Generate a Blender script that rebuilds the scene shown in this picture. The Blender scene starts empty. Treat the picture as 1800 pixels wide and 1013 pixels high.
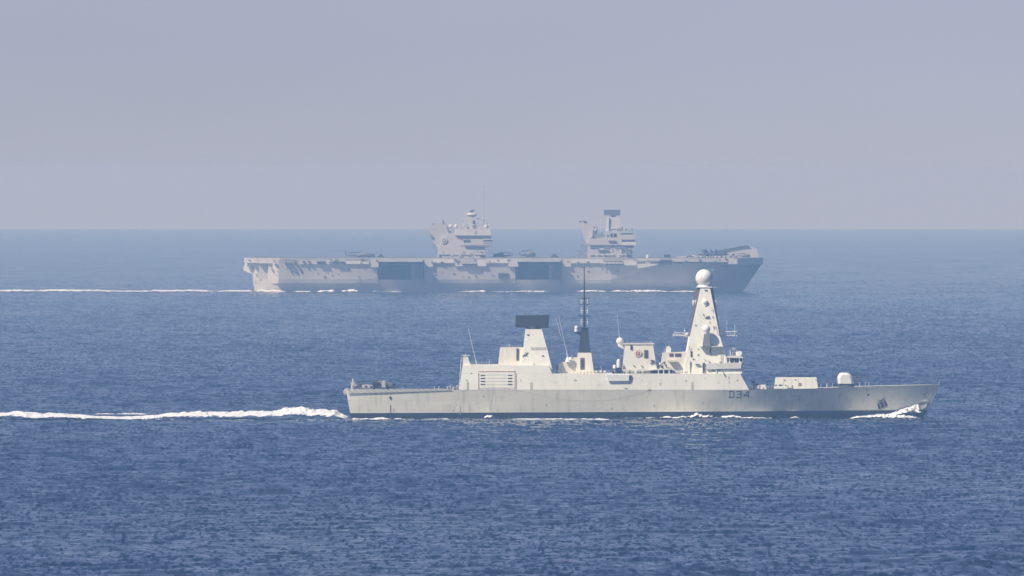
import bpy, bmesh, math, random
import numpy as np
from mathutils import Vector, noise

# ------------------------------------------------------------------ camera, sky, sun, exposure
R_EARTH = 7.3e6                      # effective earth radius: the sea really curves away to its horizon
CAM_H = 62.617
F_PX = 25022.3                       # focal length in photo pixels (photo 1800 wide): a 500 mm lens
Y_LEVEL = 299.36                     # photo row of the true horizontal
scene = bpy.context.scene
col = scene.collection
random.seed(7)
rng = np.random.default_rng(11)

cam_data = bpy.data.cameras.new('camera')
cam_data.sensor_width = 36.0
cam_data.lens = F_PX / 1800.0 * 36.0
cam_data.clip_start = 1.0
cam_data.clip_end = 120000.0
camera = bpy.data.objects.new('camera', cam_data)
camera.location = (0, 0, CAM_H)
camera.rotation_euler = (math.pi / 2 - math.atan((506.5 - Y_LEVEL) / F_PX), 0, 0)
col.objects.link(camera)
scene.camera = camera

SUN_EL = math.radians(47)
SUN_AZ = math.radians(54)            # how far left of the camera's back the sun stands
to_sun = Vector((-math.sin(SUN_AZ) * math.cos(SUN_EL), -math.cos(SUN_AZ) * math.cos(SUN_EL), math.sin(SUN_EL)))
sun_data = bpy.data.lights.new('sun', 'SUN')
sun_data.energy = 5.0
sun_data.angle = math.radians(0.53)
sun_data.color = (1.0, 0.95, 0.87)
sun = bpy.data.objects.new('sun', sun_data)
sun.rotation_euler = to_sun.to_track_quat('Z', 'Y').to_euler()
sun.location = (0, 0, 500)
col.objects.link(sun)

world = bpy.data.worlds.new('World')
scene.world = world
world.use_nodes = True
wn, wl = world.node_tree.nodes, world.node_tree.links
bg = wn['Background']
sky = wn.new('ShaderNodeTexSky')
sky.sky_type = 'NISHITA'
sky.sun_disc = False
sky.sun_elevation = SUN_EL
sky.sun_rotation = math.atan2(to_sun.x, to_sun.y)
sky.altitude = 0
sky.air_density = 1.0
sky.dust_density = 0.4
sky.ozone_density = 2.0
tco = wn.new('ShaderNodeTexCoord')
tint = wn.new('ShaderNodeMix')
tint.data_type = 'RGBA'; tint.blend_type = 'MULTIPLY'
tint.inputs[0].default_value = 1.0
tint.inputs[7].default_value = (1.20, 1.056, 1.385, 1)
# the sky texture is nearly black exactly at the horizon: read it four degrees higher
lift = wn.new('ShaderNodeVectorMath'); lift.operation = 'ADD'; lift.inputs[1].default_value = (0, 0, 0.05)
nrm = wn.new('ShaderNodeVectorMath'); nrm.operation = 'NORMALIZE'
wl.new(tco.outputs['Generated'], lift.inputs[0]); wl.new(lift.outputs[0], nrm.inputs[0]); wl.new(nrm.outputs[0], sky.inputs[0])
wl.new(sky.outputs[0], tint.inputs[6])
# faint uneven veil of high haze
vmap = wn.new('ShaderNodeMapping'); vmap.inputs['Scale'].default_value = (14, 14, 60)
veil = wn.new('ShaderNodeTexNoise'); veil.inputs['Scale'].default_value = 1.0; veil.inputs['Detail'].default_value = 3.0
vr = wn.new('ShaderNodeMapRange'); vr.inputs['From Min'].default_value = 0.3; vr.inputs['From Max'].default_value = 0.7
vr.inputs['To Min'].default_value = 0.965; vr.inputs['To Max'].default_value = 1.035
vm = wn.new('ShaderNodeVectorMath'); vm.operation = 'SCALE'
wl.new(tco.outputs['Generated'], vmap.inputs[0]); wl.new(vmap.outputs[0], veil.inputs['Vector']); wl.new(veil.outputs[0], vr.inputs[0])
wl.new(tint.outputs[2], vm.inputs[0]); wl.new(vr.outputs[0], vm.inputs['Scale'])
wl.new(vm.outputs[0], bg.inputs[0])
bg.inputs[1].default_value = 0.056

scene.view_settings.view_transform = 'Standard'
scene.view_settings.look = 'None'
scene.view_settings.gamma = 1.0
scene.view_settings.exposure = 0.21
scene.render.engine = 'CYCLES'
cy = scene.cycles
cy.max_bounces = 6
cy.volume_bounces = 1
cy.transparent_max_bounces = 12
cy.use_denoising = True
cy.denoiser = 'OPENIMAGEDENOISE'
cy.denoising_input_passes = 'RGB_ALBEDO_NORMAL'
cy.denoising_prefilter = 'ACCURATE'
cy.sample_clamp_indirect = 4.0

# ------------------------------------------------------------------ helpers
def link(o, parent=None):
    col.objects.link(o)
    if parent is not None:
        o.parent = parent
    return o

def tag(o, label=None, cat=None, group=None, kind=None):
    if label: o['label'] = label
    if cat: o['category'] = cat
    if group: o['group'] = group
    if kind: o['kind'] = kind
    return o

def empty(name, loc=(0, 0, 0), rz=0.0):
    o = bpy.data.objects.new(name, None)
    o.location = loc
    o.rotation_euler = (0, 0, rz)
    return link(o)

class Frame:
    """maps a photo pixel on the ship's own centre plane to the ship's local metres"""
    def __init__(s, cx, wy, m):
        s.cx, s.wy, s.m = cx, wy, m
    def X(s, px): return (px - s.cx) * s.m
    def Z(s, py): return (s.wy - py) * s.m
    def P(s, px, py, y=0.0): return ((px - s.cx) * s.m, y, (s.wy - py) * s.m)

class MB:
    """collects shapes into one mesh"""
    def __init__(s, fr):
        s.v, s.f, s.fr, s.cuts = [], [], fr, []
    def add(s, vs, fs):
        b = len(s.v)
        s.cuts.append((b, len(s.f)))
        s.v += [tuple(v) for v in vs]
        s.f += [tuple(b + i for i in f) for f in fs]
        return s
    def hexa(s, vs):
        return s.add(vs, [(0, 1, 2, 3), (4, 7, 6, 5), (0, 4, 5, 1), (1, 5, 6, 2), (2, 6, 7, 3), (3, 7, 4, 0)])
    def frus(s, xb0, xb1, pyb, xt0, xt1, pyt, wb, wt, yc=0.0, yct=None):
        """block between two levels given in photo pixels, wb / wt = half widths in m"""
        P = s.fr.P
        if yct is None: yct = yc
        return s.hexa([P(xb0, pyb, yc - wb), P(xb1, pyb, yc - wb), P(xb1, pyb, yc + wb), P(xb0, pyb, yc + wb),
                       P(xt0, pyt, yct - wt), P(xt1, pyt, yct - wt), P(xt1, pyt, yct + wt), P(xt0, pyt, yct + wt)])
    def box(s, x0, x1, py0, py1, y0, y1):
        return s.frus(x0, x1, py1, x0, x1, py0, (y1 - y0) / 2, (y1 - y0) / 2, (y0 + y1) / 2)
    def prism(s, poly, y0, y1):
        """polygon in photo pixels swept between y0 and y1; y0 may be a function of (px, py)"""
        n = len(poly)
        P = s.fr.P
        a = [P(px, py, y0(px, py) if callable(y0) else y0) for px, py in poly]
        b = [P(px, py, y1(px, py) if callable(y1) else y1) for px, py in poly]
        fs = [tuple(range(n)), tuple(range(2 * n - 1, n - 1, -1))]
        fs += [(i, n + i, n + (i + 1) % n, (i + 1) % n) for i in range(n)]
        return s.add(a + b, fs)
    def tube3(s, p, q, r0, r1=None, n=8):
        r1 = r0 if r1 is None else r1
        p, q = Vector(p), Vector(q)
        d = (q - p).normalized()
        u = d.orthogonal().normalized()
        w = d.cross(u)
        vs = []
        for c, r in ((p, r0), (q, r1)):
            for i in range(n):
                a = 2 * math.pi * i / n
                vs.append(c + (u * math.cos(a) + w * math.sin(a)) * r)
        fs = [tuple(range(n)), tuple(range(2 * n - 1, n - 1, -1))]
        fs += [(i, n + i, n + (i + 1) % n, (i + 1) % n) for i in range(n)]
        return s.add(vs, fs)
    def tube(s, p, q, r0, r1=None, n=8):
        return s.tube3(s.fr.P(*p), s.fr.P(*q), r0, r1, n)
    def path(s, pts, r, n=6):
        for a, b in zip(pts[:-1], pts[1:]):
            s.tube(a, b, r, r, n)
        return s
    def lathe3(s, c, prof, n=20, axis='z'):
        """prof: (radius, offset along the axis) rings"""
        c = Vector(c)
        vs, fs = [], []
        for r, h in prof:
            for i in range(n):
                a = 2 * math.pi * i / n
                if axis == 'z': o = Vector((r * math.cos(a), r * math.sin(a), h))
                elif axis == 'y': o = Vector((r * math.cos(a), h, r * math.sin(a)))
                else: o = Vector((h, r * math.cos(a), r * math.sin(a)))
                vs.append(c + o)
        for k in range(len(prof) - 1):
            for i in range(n):
                fs.append((k * n + i, k * n + (i + 1) % n, (k + 1) * n + (i + 1) % n, (k + 1) * n + i))
        fs.append(tuple(range(n)))
        fs.append(tuple(range((len(prof) - 1) * n, len(prof) * n)))
        return s.add(vs, fs)
    def ball3(s, c, r, n=20, sz=1.0, sx=1.0):
        m = n // 2
        prof = [(max(1e-3, r * math.sin(math.pi * k / m)), -r * sz * math.cos(math.pi * k / m)) for k in range(m + 1)]
        b = len(s.v)
        s.lathe3((0, 0, 0), prof, n)
        s.v[b:] = [(c[0] + v[0] * sx, c[1] + v[1], c[2] + v[2]) for v in s.v[b:]]
        return s
    def ball(s, p, r, n=20, sz=1.0, sx=1.0):
        return s.ball3(s.fr.P(*p), r, n, sz, sx)
    def stroke(s, pts, wpx, yf, t=0.05):
        """a painted line lying on a side: yf(px, py) gives the side's y"""
        for (ax, ay), (bx, by) in zip(pts[:-1], pts[1:]):
            L = math.hypot(bx - ax, by - ay) or 1e-6
            ux, uy = (bx - ax) / L, (by - ay) / L
            nx, ny = -uy * wpx / 2, ux * wpx / 2
            ax2, ay2, bx2, by2 = ax - ux * wpx / 2, ay - uy * wpx / 2, bx + ux * wpx / 2, by + uy * wpx / 2
            poly = [(ax2 + nx, ay2 + ny), (bx2 + nx, by2 + ny), (bx2 - nx, by2 - ny), (ax2 - nx, ay2 - ny)]
            s.prism(poly, lambda x, y: yf(x, y) - t, lambda x, y: yf(x, y) + 0.03)
        return s
    def each(s, name, mat, parent=None):
        """one object per shape"""
        cuts = s.cuts + [(len(s.v), len(s.f))]
        for (v0, f0), (v1, f1) in zip(cuts[:-1], cuts[1:]):
            m = MB(s.fr)
            m.v = s.v[v0:v1]; m.f = [tuple(i - v0 for i in f) for f in s.f[f0:f1]]
            o = m.build(name, mat, parent)
        return o
    def build(s, name, mat, parent=None, smooth=False, bevel=0.0):
        me = bpy.data.meshes.new(name)
        me.from_pydata(s.v, [], s.f)
        bm = bmesh.new(); bm.from_mesh(me)
        bmesh.ops.recalc_face_normals(bm, faces=bm.faces)
        bm.to_mesh(me); bm.free()
        if smooth:
            me.shade_smooth()
            me.set_sharp_from_angle(angle=math.radians(38))
        for m in (mat if isinstance(mat, (list, tuple)) else [mat]):
            me.materials.append(m)
        o = bpy.data.objects.new(name, me)
        if bevel:
            b = o.modifiers.new('bevel', 'BEVEL'); b.width = bevel; b.segments = 2; b.limit_method = 'ANGLE'
        return link(o, parent)

def lerp(a, b, t): return a + (b - a) * t
def interp(x, pts):
    if x <= pts[0][0]: return pts[0][1]
    for (a, va), (b, vb) in zip(pts[:-1], pts[1:]):
        if x <= b: return va + (vb - va) * (x - a) / (b - a)
    return pts[-1][1]

# ------------------------------------------------------------------ materials
def new_mat(name):
    m = bpy.data.materials.new(name)
    m.use_nodes = True
    return m, m.node_tree.nodes, m.node_tree.links, m.node_tree.nodes['Principled BSDF']

def tex_noise(n, l, scale3, detail=3.0, rough=0.55, coord='Object', sc=1.0):
    tc = n.new('ShaderNodeTexCoord')
    mp = n.new('ShaderNodeMapping'); mp.inputs['Scale'].default_value = scale3
    l.new(tc.outputs[coord], mp.inputs[0])
    t = n.new('ShaderNodeTexNoise')
    t.inputs['Scale'].default_value = sc
    t.inputs['Detail'].default_value = detail
    t.inputs['Roughness'].default_value = rough
    l.new(mp.outputs[0], t.inputs['Vector'])
    return t

def ramp(n, l, src, stops):
    r = n.new('ShaderNodeValToRGB')
    while len(r.color_ramp.elements) < len(stops): r.color_ramp.elements.new(0.5)
    for e, (p, c) in zip(r.color_ramp.elements, stops):
        e.position = p
        e.color = (c, c, c, 1) if isinstance(c, (int, float)) else (*c, 1)
    l.new(src, r.inputs[0])
    return r

def mix(n, l, a, b, fac, mode='MIX'):
    x = n.new('ShaderNodeMix'); x.data_type = 'RGBA'; x.blend_type = mode
    for sock, v in ((0, fac), (6, a), (7, b)):
        if hasattr(v, 'links'): l.new(v, x.inputs[sock])
        elif sock == 0: x.inputs[0].default_value = v
        else: x.inputs[sock].default_value = (*v, 1)
    return x.outputs[2]

def paint(name, c, dirt=(0.30, 0.27, 0.22), amount=0.35, rough=0.55, streak=(0.9, 0.9, 0.10), plates=0.0, boot=None, spec=0.3):
    """weathered ship paint: soft patches, vertical run marks, faint plate joints; boot = dark band low on a hull"""
    m, n, l, b = new_mat(name)
    big = tex_noise(n, l, (0.05, 0.05, 0.09), 3)
    st = tex_noise(n, l, streak, 4, 0.6)
    fine = tex_noise(n, l, (1.6, 1.6, 1.6), 3, 0.7)
    c0 = mix(n, l, tuple(v * 0.90 for v in c), tuple(min(1, v * 1.08) for v in c), ramp(n, l, big.outputs[0], [(0.3, 0.0), (0.7, 1.0)]).outputs[0])
    r = ramp(n, l, st.outputs[0], [(0.52, 0.0), (0.75, amount)])
    c1 = mix(n, l, c0, dirt, r.outputs[0])
    r2 = ramp(n, l, fine.outputs[0], [(0.60, 0.0), (0.74, amount * 0.6)])
    c2 = mix(n, l, c1, dirt, r2.outputs[0])
    if plates:
        tc = n.new('ShaderNodeTexCoord')
        mp = n.new('ShaderNodeMapping'); mp.inputs['Rotation'].default_value = (math.radians(90), 0, 0)
        l.new(tc.outputs['Object'], mp.inputs[0])
        br = n.new('ShaderNodeTexBrick')
        br.inputs['Color1'].default_value = (1, 1, 1, 1)
        br.inputs['Color2'].default_value = (0.93, 0.93, 0.93, 1)
        br.inputs['Mortar'].default_value = (0.72, 0.72, 0.72, 1)
        br.inputs['Scale'].default_value = 1.0
        br.inputs['Mortar Size'].default_value = 0.03
        br.inputs['Brick Width'].default_value = 9.0
        br.inputs['Row Height'].default_value = 2.4
        l.new(mp.outputs[0], br.inputs['Vector'])
        c2 = mix(n, l, c2, br.outputs[0], plates, 'MULTIPLY')
    if boot:
        z0, slope, bc = boot
        tc = n.new('ShaderNodeTexCoord'); sp = n.new('ShaderNodeSeparateXYZ'); l.new(tc.outputs['Object'], sp.inputs[0])
        ma = n.new('ShaderNodeMath'); ma.operation = 'MULTIPLY_ADD'; ma.inputs[1].default_value = slope; ma.inputs[2].default_value = z0
        l.new(sp.outputs[0], ma.inputs[0])
        lt = n.new('ShaderNodeMath'); lt.operation = 'LESS_THAN'
        l.new(sp.outputs[2], lt.inputs[0]); l.new(ma.outputs[0], lt.inputs[1])
        wet = tex_noise(n, l, (0.5, 0.5, 2.0), 4)
        bcol = mix(n, l, bc, tuple(v * 2.2 + 0.01 for v in bc), ramp(n, l, wet.outputs[0], [(0.45, 0.0), (0.8, 0.7)]).outputs[0])
        c2 = mix(n, l, c2, bcol, lt.outputs[0])
    l.new(c2, b.inputs['Base Color'])
    b.inputs['Roughness'].default_value = rough
    b.inputs['Specular IOR Level'].default_value = spec
    bp = n.new('ShaderNodeBump'); bp.inputs['Strength'].default_value = 0.25; bp.inputs['Distance'].default_value = 0.15
    wv = tex_noise(n, l, (0.35, 0.35, 0.35), 2)
    l.new(wv.outputs[0], bp.inputs['Height']); l.new(bp.outputs[0], b.inputs['Normal'])
    return m

def plain(name, c, rough=0.6, metal=0.0, var=0.18):
    m, n, l, b = new_mat(name)
    t = tex_noise(n, l, (0.8, 0.8, 0.8), 3)
    o = mix(n, l, tuple(v * (1 - var) for v in c), tuple(min(1, v * (1 + var)) for v in c), t.outputs[0])
    l.new(o, b.inputs['Base Color'])
    b.inputs['Roughness'].default_value = rough
    b.inputs['Metallic'].default_value = metal
    return m

M = {}
M['hull'] = paint('weathered_hull_grey', (0.80, 0.785, 0.60), amount=0.42, plates=0.7, boot=(1.85, 0.0047, (0.012, 0.013, 0.018)))
M['grey'] = paint('light_ship_grey', (0.745, 0.75, 0.635), amount=0.22, plates=0.25)
M['pink'] = paint('sun_faded_grey', (0.68, 0.65, 0.54), amount=0.25)
M['white'] = paint('white_paint', (0.78, 0.78, 0.72), amount=0.10)
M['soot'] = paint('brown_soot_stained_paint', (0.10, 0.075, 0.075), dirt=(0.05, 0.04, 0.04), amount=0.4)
M['dark'] = plain('dark_slate_paint', (0.018, 0.020, 0.024))
M['black'] = plain('matt_black', (0.012, 0.013, 0.016), 0.7)
M['louvre'] = plain('rusty_brown_louvre', (0.11, 0.07, 0.055), 0.8)
M['slot'] = plain('dark_vent_slots', (0.07, 0.068, 0.06), 0.8)
M['steel'] = plain('grey_deck_steel', (0.20, 0.21, 0.20), 0.6)
M['deck'] = plain('green_grey_deck', (0.16, 0.18, 0.165), 0.85)
M['net'] = plain('olive_net_frame', (0.42, 0.43, 0.34), 0.9)
M['netdark'] = plain('net_struts', (0.20, 0.20, 0.16), 0.9)
M['rail'] = plain('pale_rail', (0.62, 0.63, 0.60), 0.5)
M['red'] = plain('crest_red', (0.42, 0.07, 0.04), 0.5)
M['gold'] = plain('crest_gold', (0.60, 0.42, 0.25), 0.5)
M['yellow'] = plain('yellow_green_stain', (0.36, 0.36, 0.12), 0.8)
M['runoff'] = plain('pale_rust_run', (0.47, 0.40, 0.30), 0.8)
M['cable'] = plain('grey_cable', (0.50, 0.48, 0.40), 0.8)
M['glass'] = plain('bridge_glass', (0.012, 0.016, 0.02), 0.15)
M['chull'] = paint('carrier_grey', (0.50, 0.49, 0.45), amount=0.3, plates=0.25, streak=(0.25, 0.25, 0.04))
M['clight'] = paint('carrier_light_grey', (0.50, 0.50, 0.46), amount=0.25, streak=(0.25, 0.25, 0.04))
M['cwhite'] = paint('carrier_white', (0.62, 0.62, 0.57), amount=0.08)
M['cedge'] = paint('carrier_deck_edge_grey', (0.36, 0.36, 0.34), amount=0.3, streak=(0.25, 0.25, 0.04))
M['cstern'] = paint('carrier_stern_grey', (0.42, 0.42, 0.39), amount=0.4, streak=(0.25, 0.25, 0.04))
M['cdeck'] = plain('carrier_deck', (0.12, 0.12, 0.12), 0.9)
M['cdark'] = plain('carrier_dark', (0.03, 0.034, 0.04), 0.8)
M['heli'] = plain('helicopter_grey', (0.13, 0.125, 0.125), 0.55)
M['helilight'] = plain('helicopter_pale_cover', (0.42, 0.41, 0.38), 0.8)
M['jet'] = plain('jet_grey', (0.11, 0.12, 0.135), 0.5)

# ------------------------------------------------------------------ sea: one curved sheet with real waves
SEA_TILT = (2.6, 1.05, 0.6)
def make_sea():
    fine_a = 0.062
    af = np.linspace(-fine_a, fine_a, 500)
    ac = np.concatenate([np.linspace(fine_a, 0.5, 14)[1:], np.linspace(0.5, 2 * math.pi - 0.5, 40)[1:-1],
                         np.linspace(2 * math.pi - 0.5, 2 * math.pi - fine_a, 14)[:-1]])
    ang = np.concatenate([af, ac])
    rr = [0.5, 50, 150, 400, 800, 1200, 1600, 1900]
    r = 1990.0
    while r < 9500:
        rr.append(r)
        r += 1.0 if r < 3500 else 1.0 * (r / 3500) ** 2.6
    r = 9700.0
    while r < 34000:
        rr.append(r); r *= 1.04
    rr.append(34000.0)
    rr = np.array(rr)
    nr, na = len(rr), len(ang)
    Rg, A = np.meshgrid(rr, ang, indexing='ij')
    X = Rg * np.sin(A); Y = Rg * np.cos(A)
    Z = -(Rg ** 2) / (2 * R_EARTH)
    # wave trains
    sel = (rr > 1950) & (rr < 9500)
    xs, ys = X[sel][:, :500], Y[sel][:, :500]
    h = np.zeros_like(xs); dx = np.zeros_like(xs); dy = np.zeros_like(xs)
    lam = np.geomspace(2.6, 34.0, 56)
    for L in lam:
        k = 2 * math.pi / L
        th = rng.normal(0.35, 0.55) - math.pi / 2      # mostly running towards the camera
        ph = rng.uniform(0, 2 * math.pi)
        amp = 0.0054 * L * math.exp(-((L / 22.0) ** 2) * 0.6) * rng.uniform(0.6, 1.4)
        cx_, cy_ = math.cos(th), math.sin(th)
        p = k * (cx_ * xs + cy_ * ys) + ph
        h += amp * np.cos(p)
        s_ = amp * 0.9 * np.sin(p)
        dx -= cx_ * s_; dy -= cy_ * s_
    ra = rr[sel][:, None]
    # gust patches: slow change of wave height over the sea
    g = 0.85 + 0.25 * np.sin(xs / 61.0 + 1.3 * np.sin(ys / 230.0)) * np.sin(ys / 170.0 + xs / 140.0)
    fade = np.clip((ra - 1990) / 60, 0, 1) * np.clip((9300 - ra) / 3500, 0, 1)
    fa = np.clip((fine_a - np.abs(af)) / 0.006, 0, 1)[None, :]
    fade = fade * fa * g
    X[np.ix_(sel, np.arange(500))] += dx * fade
    Y[np.ix_(sel, np.arange(500))] += dy * fade
    Z[np.ix_(sel, np.arange(500))] += h * fade
    co = np.stack([X, Y, Z], -1).reshape(-1, 3).astype(np.float32)
    i = np.arange(nr - 1)[:, None] * na; j = np.arange(na)[None, :]; jn = (j + 1) % na
    # ring order: af ascending then ac ascending closes on itself
    q = np.stack([i + j, i + jn, i + na + jn, i + na + j], -1).reshape(-1, 4).astype(np.int32)
    q = q[:, ::-1]
    me = bpy.data.meshes.new('sea_water')
    me.vertices.add(len(co)); me.vertices.foreach_set('co', co.ravel())
    me.loops.add(q.size); me.loops.foreach_set('vertex_index', np.ascontiguousarray(q).ravel())
    me.polygons.add(len(q)); me.polygons.foreach_set('loop_start', np.arange(0, q.size, 4, dtype=np.int32))
    me.polygons.foreach_set('use_smooth', np.ones(len(q), dtype=bool))
    me.update(calc_edges=True)
    m, n, l, b = new_mat('sea_water')
    a3 = tex_noise(n, l, (0.0075, 0.0022, 0.01), 4, 0.6)
    cc = mix(n, l, (0.002, 0.010, 0.034), (0.003, 0.015, 0.048), ramp(n, l, a3.outputs[0], [(0.35, 0.0), (0.65, 1.0)]).outputs[0])
    l.new(cc, b.inputs['Base Color'])
    b.inputs['Roughness'].default_value = 0.12
    b.inputs['IOR'].default_value = 1.33
    # wavelets too small for the mesh: three sizes of tilted facets added to the mesh normal
    geo = n.new('ShaderNodeNewGeometry')
    acc = geo.outputs['Normal']
    for scl, det, amt in (((1.0, 0.12, 1), 4, SEA_TILT[0]), ((0.27, 0.05, 1), 3, SEA_TILT[1]), ((0.035, 0.007, 1), 3, SEA_TILT[2])):
        t = tex_noise(n, l, scl, det, 0.62)
        sb = n.new('ShaderNodeVectorMath'); sb.operation = 'SUBTRACT'; sb.inputs[1].default_value = (0.5, 0.5, 0.5)
        l.new(t.outputs['Color'], sb.inputs[0])
        ml = n.new('ShaderNodeVectorMath'); ml.operation = 'MULTIPLY'; ml.inputs[1].default_value = (amt * 0.6, amt, 0)
        l.new(sb.outputs[0], ml.inputs[0])
        ad = n.new('ShaderNodeVectorMath'); ad.operation = 'ADD'
        l.new(acc, ad.inputs[0]); l.new(ml.outputs[0], ad.inputs[1])
        acc = ad.outputs[0]
    nm = n.new('ShaderNodeVectorMath'); nm.operation = 'NORMALIZE'
    l.new(acc, nm.inputs[0])
    l.new(nm.outputs[0], b.inputs['Normal'])
    me.materials.append(m)
    o = bpy.data.objects.new('water', me)
    link(o); tag(o, 'dark blue open sea with small wind chop reaching a hazy horizon', 'sea', kind='structure')
make_sea()

# ------------------------------------------------------------------ destroyer
D = Frame(1127, 737, 152.4 / 1050.0)
d1 = 3631.8
DLOC = ((1127 - 900) * D.m, d1 + 9.0, -d1 * d1 / (2 * R_EARTH))
ship = empty('destroyer', DLOC)
tag(ship, 'pale grey destroyer numbered D34 with a white ball on its pyramid mast, nearest ship', 'warship')

DECK_B = [(0, 8.6), (.08, 9.6), (.2, 10.4), (.35, 10.6), (.62, 10.6), (.70, 10.1), (.78, 8.7), (.86, 6.9), (.93, 4.2), (.98, 1.5), (1, .25)]
WL_B = [(0, 7.4), (.1, 8.5), (.3, 9.4), (.58, 9.2), (.68, 7.3), (.78, 4.3), (.88, 1.7), (.96, .4), (1, .1)]
DECK_Y = [(602, 686), (1310, 685.5), (1440, 683), (1500, 681), (1560, 679), (1655, 677)]
def x_at(t, f):                 # f: 0 waterline, 1 deck (may be negative below water)
    x0 = 617.5 - 9.5 * f
    x1 = 1625 + 30 * f if f > 0 else 1625 + 14 * f
    return x0 + (x1 - x0) * t
def deck_py(px): return interp(px, DECK_Y)
def beam_at(px, f):
    x0, x1 = x_at(0, f), x_at(1, f)
    t = min(1, max(0, (px - x0) / (x1 - x0)))
    bd, bw = interp(t, DECK_B), interp(t, WL_B)
    if f < 0: return bw * (1 + 0.25 * f)
    return bw + (bd - bw) * f ** (1.06 - 0.9 * max(0.0, t - 0.62))
def hull_y(px, py):             # y of the near side of the hull
    f = (737 - py) / (737 - deck_py(px))
    return -beam_at(px, f)
def hull_mb():
    mb = MB(D)
    ts = [i / 70 for i in range(71)]
    fs_ = [-0.45, 0, .12, .25, .4, .55, .7, .85, 1.0]
    nf = len(fs_)
    for side in (-1, 1):
        vs = []
        for t in ts:
            for f in fs_:
                px = x_at(t, f)
                dy = deck_py(x_at(t, 1))
                py = 737 - (737 - dy) * f
                vs.append(D.P(px, py, side * beam_at(px, f)))
        fs = [(i * nf + j, (i + 1) * nf + j, (i + 1) * nf + j + 1, i * nf + j + 1) for i in range(70) for j in range(nf - 1)]
        mb.add(vs, fs)
    n1 = 71 * nf
    fs = [(j, j + 1, n1 + j + 1, n1 + j) for j in range(nf - 1)]
    fs += [(70 * nf + j, n1 + 70 * nf + j, n1 + 70 * nf + j + 1, 70 * nf + j + 1) for j in range(nf - 1)]
    mb.f += fs
    return mb
hull = hull_mb().build('hull', M['hull'], ship, smooth=True)
# deck plate set just below the sheer line
mb = MB(D)
for i in range(60):
    a, b_ = 611 + (1645 - 611) * i / 60, 611 + (1645 - 611) * (i + 1) / 60
    pa, pb = deck_py(a) + .4, deck_py(b_) + .4
    wa, wb = beam_at(a, .985) - .02, beam_at(b_, .985) - .02
    mb.add([D.P(a, pa, -wa), D.P(b_, pb, -wb), D.P(b_, pb, wb), D.P(a, pa, wa)], [(0, 1, 2, 3)])
mb.build('deck', M['deck'], ship)

LEAN = 0.13
def sup_y(px, py):              # near side of the flush superstructure
    return -(beam_at(px, 1.0) - 0.05 - LEAN * (685.5 - py) * D.m)
def slab(px_pts_b, py_b, px_pts_t, py_t):
    """flush superstructure level: follows the deck edge in plan"""
    mb = MB(D)
    n = 24
    vs = []
    for k in range(n + 1):
        xb = lerp(px_pts_b[0], px_pts_b[1], k / n); xt = lerp(px_pts_t[0], px_pts_t[1], k / n)
        yb, yt = sup_y(xb, py_b), sup_y(xt, py_t)
        vs += [D.P(xb, py_b, yb), D.P(xb, py_b, -yb), D.P(xt, py_t, yt), D.P(xt, py_t, -yt)]
    fs = []
    for k in range(n):
        a, b_ = 4 * k, 4 * (k + 1)
        fs += [(a, b_, b_ + 2, a + 2), (a + 1, a + 3, b_ + 3, b_ + 1), (a + 2, b_ + 2, b_ + 3, a + 3), (a, a + 1, b_ + 1, b_)]
    fs += [(0, 2, 3, 1), (4 * n, 4 * n + 1, 4 * n + 3, 4 * n + 2)]
    return mb.add(vs, fs)

slab((807, 1316.5), 685.4, (811, 1301), 657).build('superstructure', M['grey'], ship)
mb = MB(D); mb.frus(1240, 1305, 656.9, 1277, 1301.5, 648.5, 9.3, 9.0)
mb.build('forward_screen', M['grey'], ship)
hg = slab((811, 970), 656.9, (813, 965), 642.5); hg.build('hangar', M['grey'], ship)
# aft edge fittings of the hangar
mb = MB(D)
mb.prism([(812.5, 643), (813.5, 629), (822.5, 627), (824, 634), (827, 641), (827, 643)], -8.2, -6.0)
mb.box(815, 818, 626, 630, -7.6, -7.0); mb.box(811.5, 826, 624.6, 625.6, -7.9, -5.9); mb.tube((818, 626, -7), (818, 623.5, -7), .15)
mb.build('aft_light_mast', M['grey'], ship)
mb = MB(D)
rnd = random.Random(3)
for k in range(26):
    py = 683 - k * 2.15
    px = lerp(807.5, 812, (685 - py) / 56)
    w = rnd.uniform(.8, 2.4)
    mb.box(px - w, px - .05, py - rnd.uniform(.5, 1.2), py + .4, -8.6 + rnd.uniform(0, 1.0), -6.4)
mb.each('hangar_door_fitting', M['pink'], ship)
mb = MB(D)
for (a, b_, h) in ((785, 790, 6.5), (790.5, 793, 8), (795, 801, 5.5), (801.5, 806, 8)):
    mb.frus(a, b_, 686, a + .5, b_ - .5, 686 - h, 1.2, .9, -6.8)
mb.box(783, 806, 684.2, 685.4, -8.0, -5.8)
mb.each('deck_locker', M['helilight'], ship)
mb = MB(D); mb.box(787, 789.5, 680.5, 683, -8.3, -8.05).box(798, 800, 681, 684, -8.3, -8.0).box(803, 804.5, 679, 683, -8.4, -8.0)
mb.each('deck_gear', M['black'], ship)
for px in (763.5, 771.5):
    MB(D).tube((px, 685.6, -10), (px, 680.6, -10), .09, .07).ball((px, 680.4, -10), .14, 8).build('deck_light', M['rail'], ship)

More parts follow.
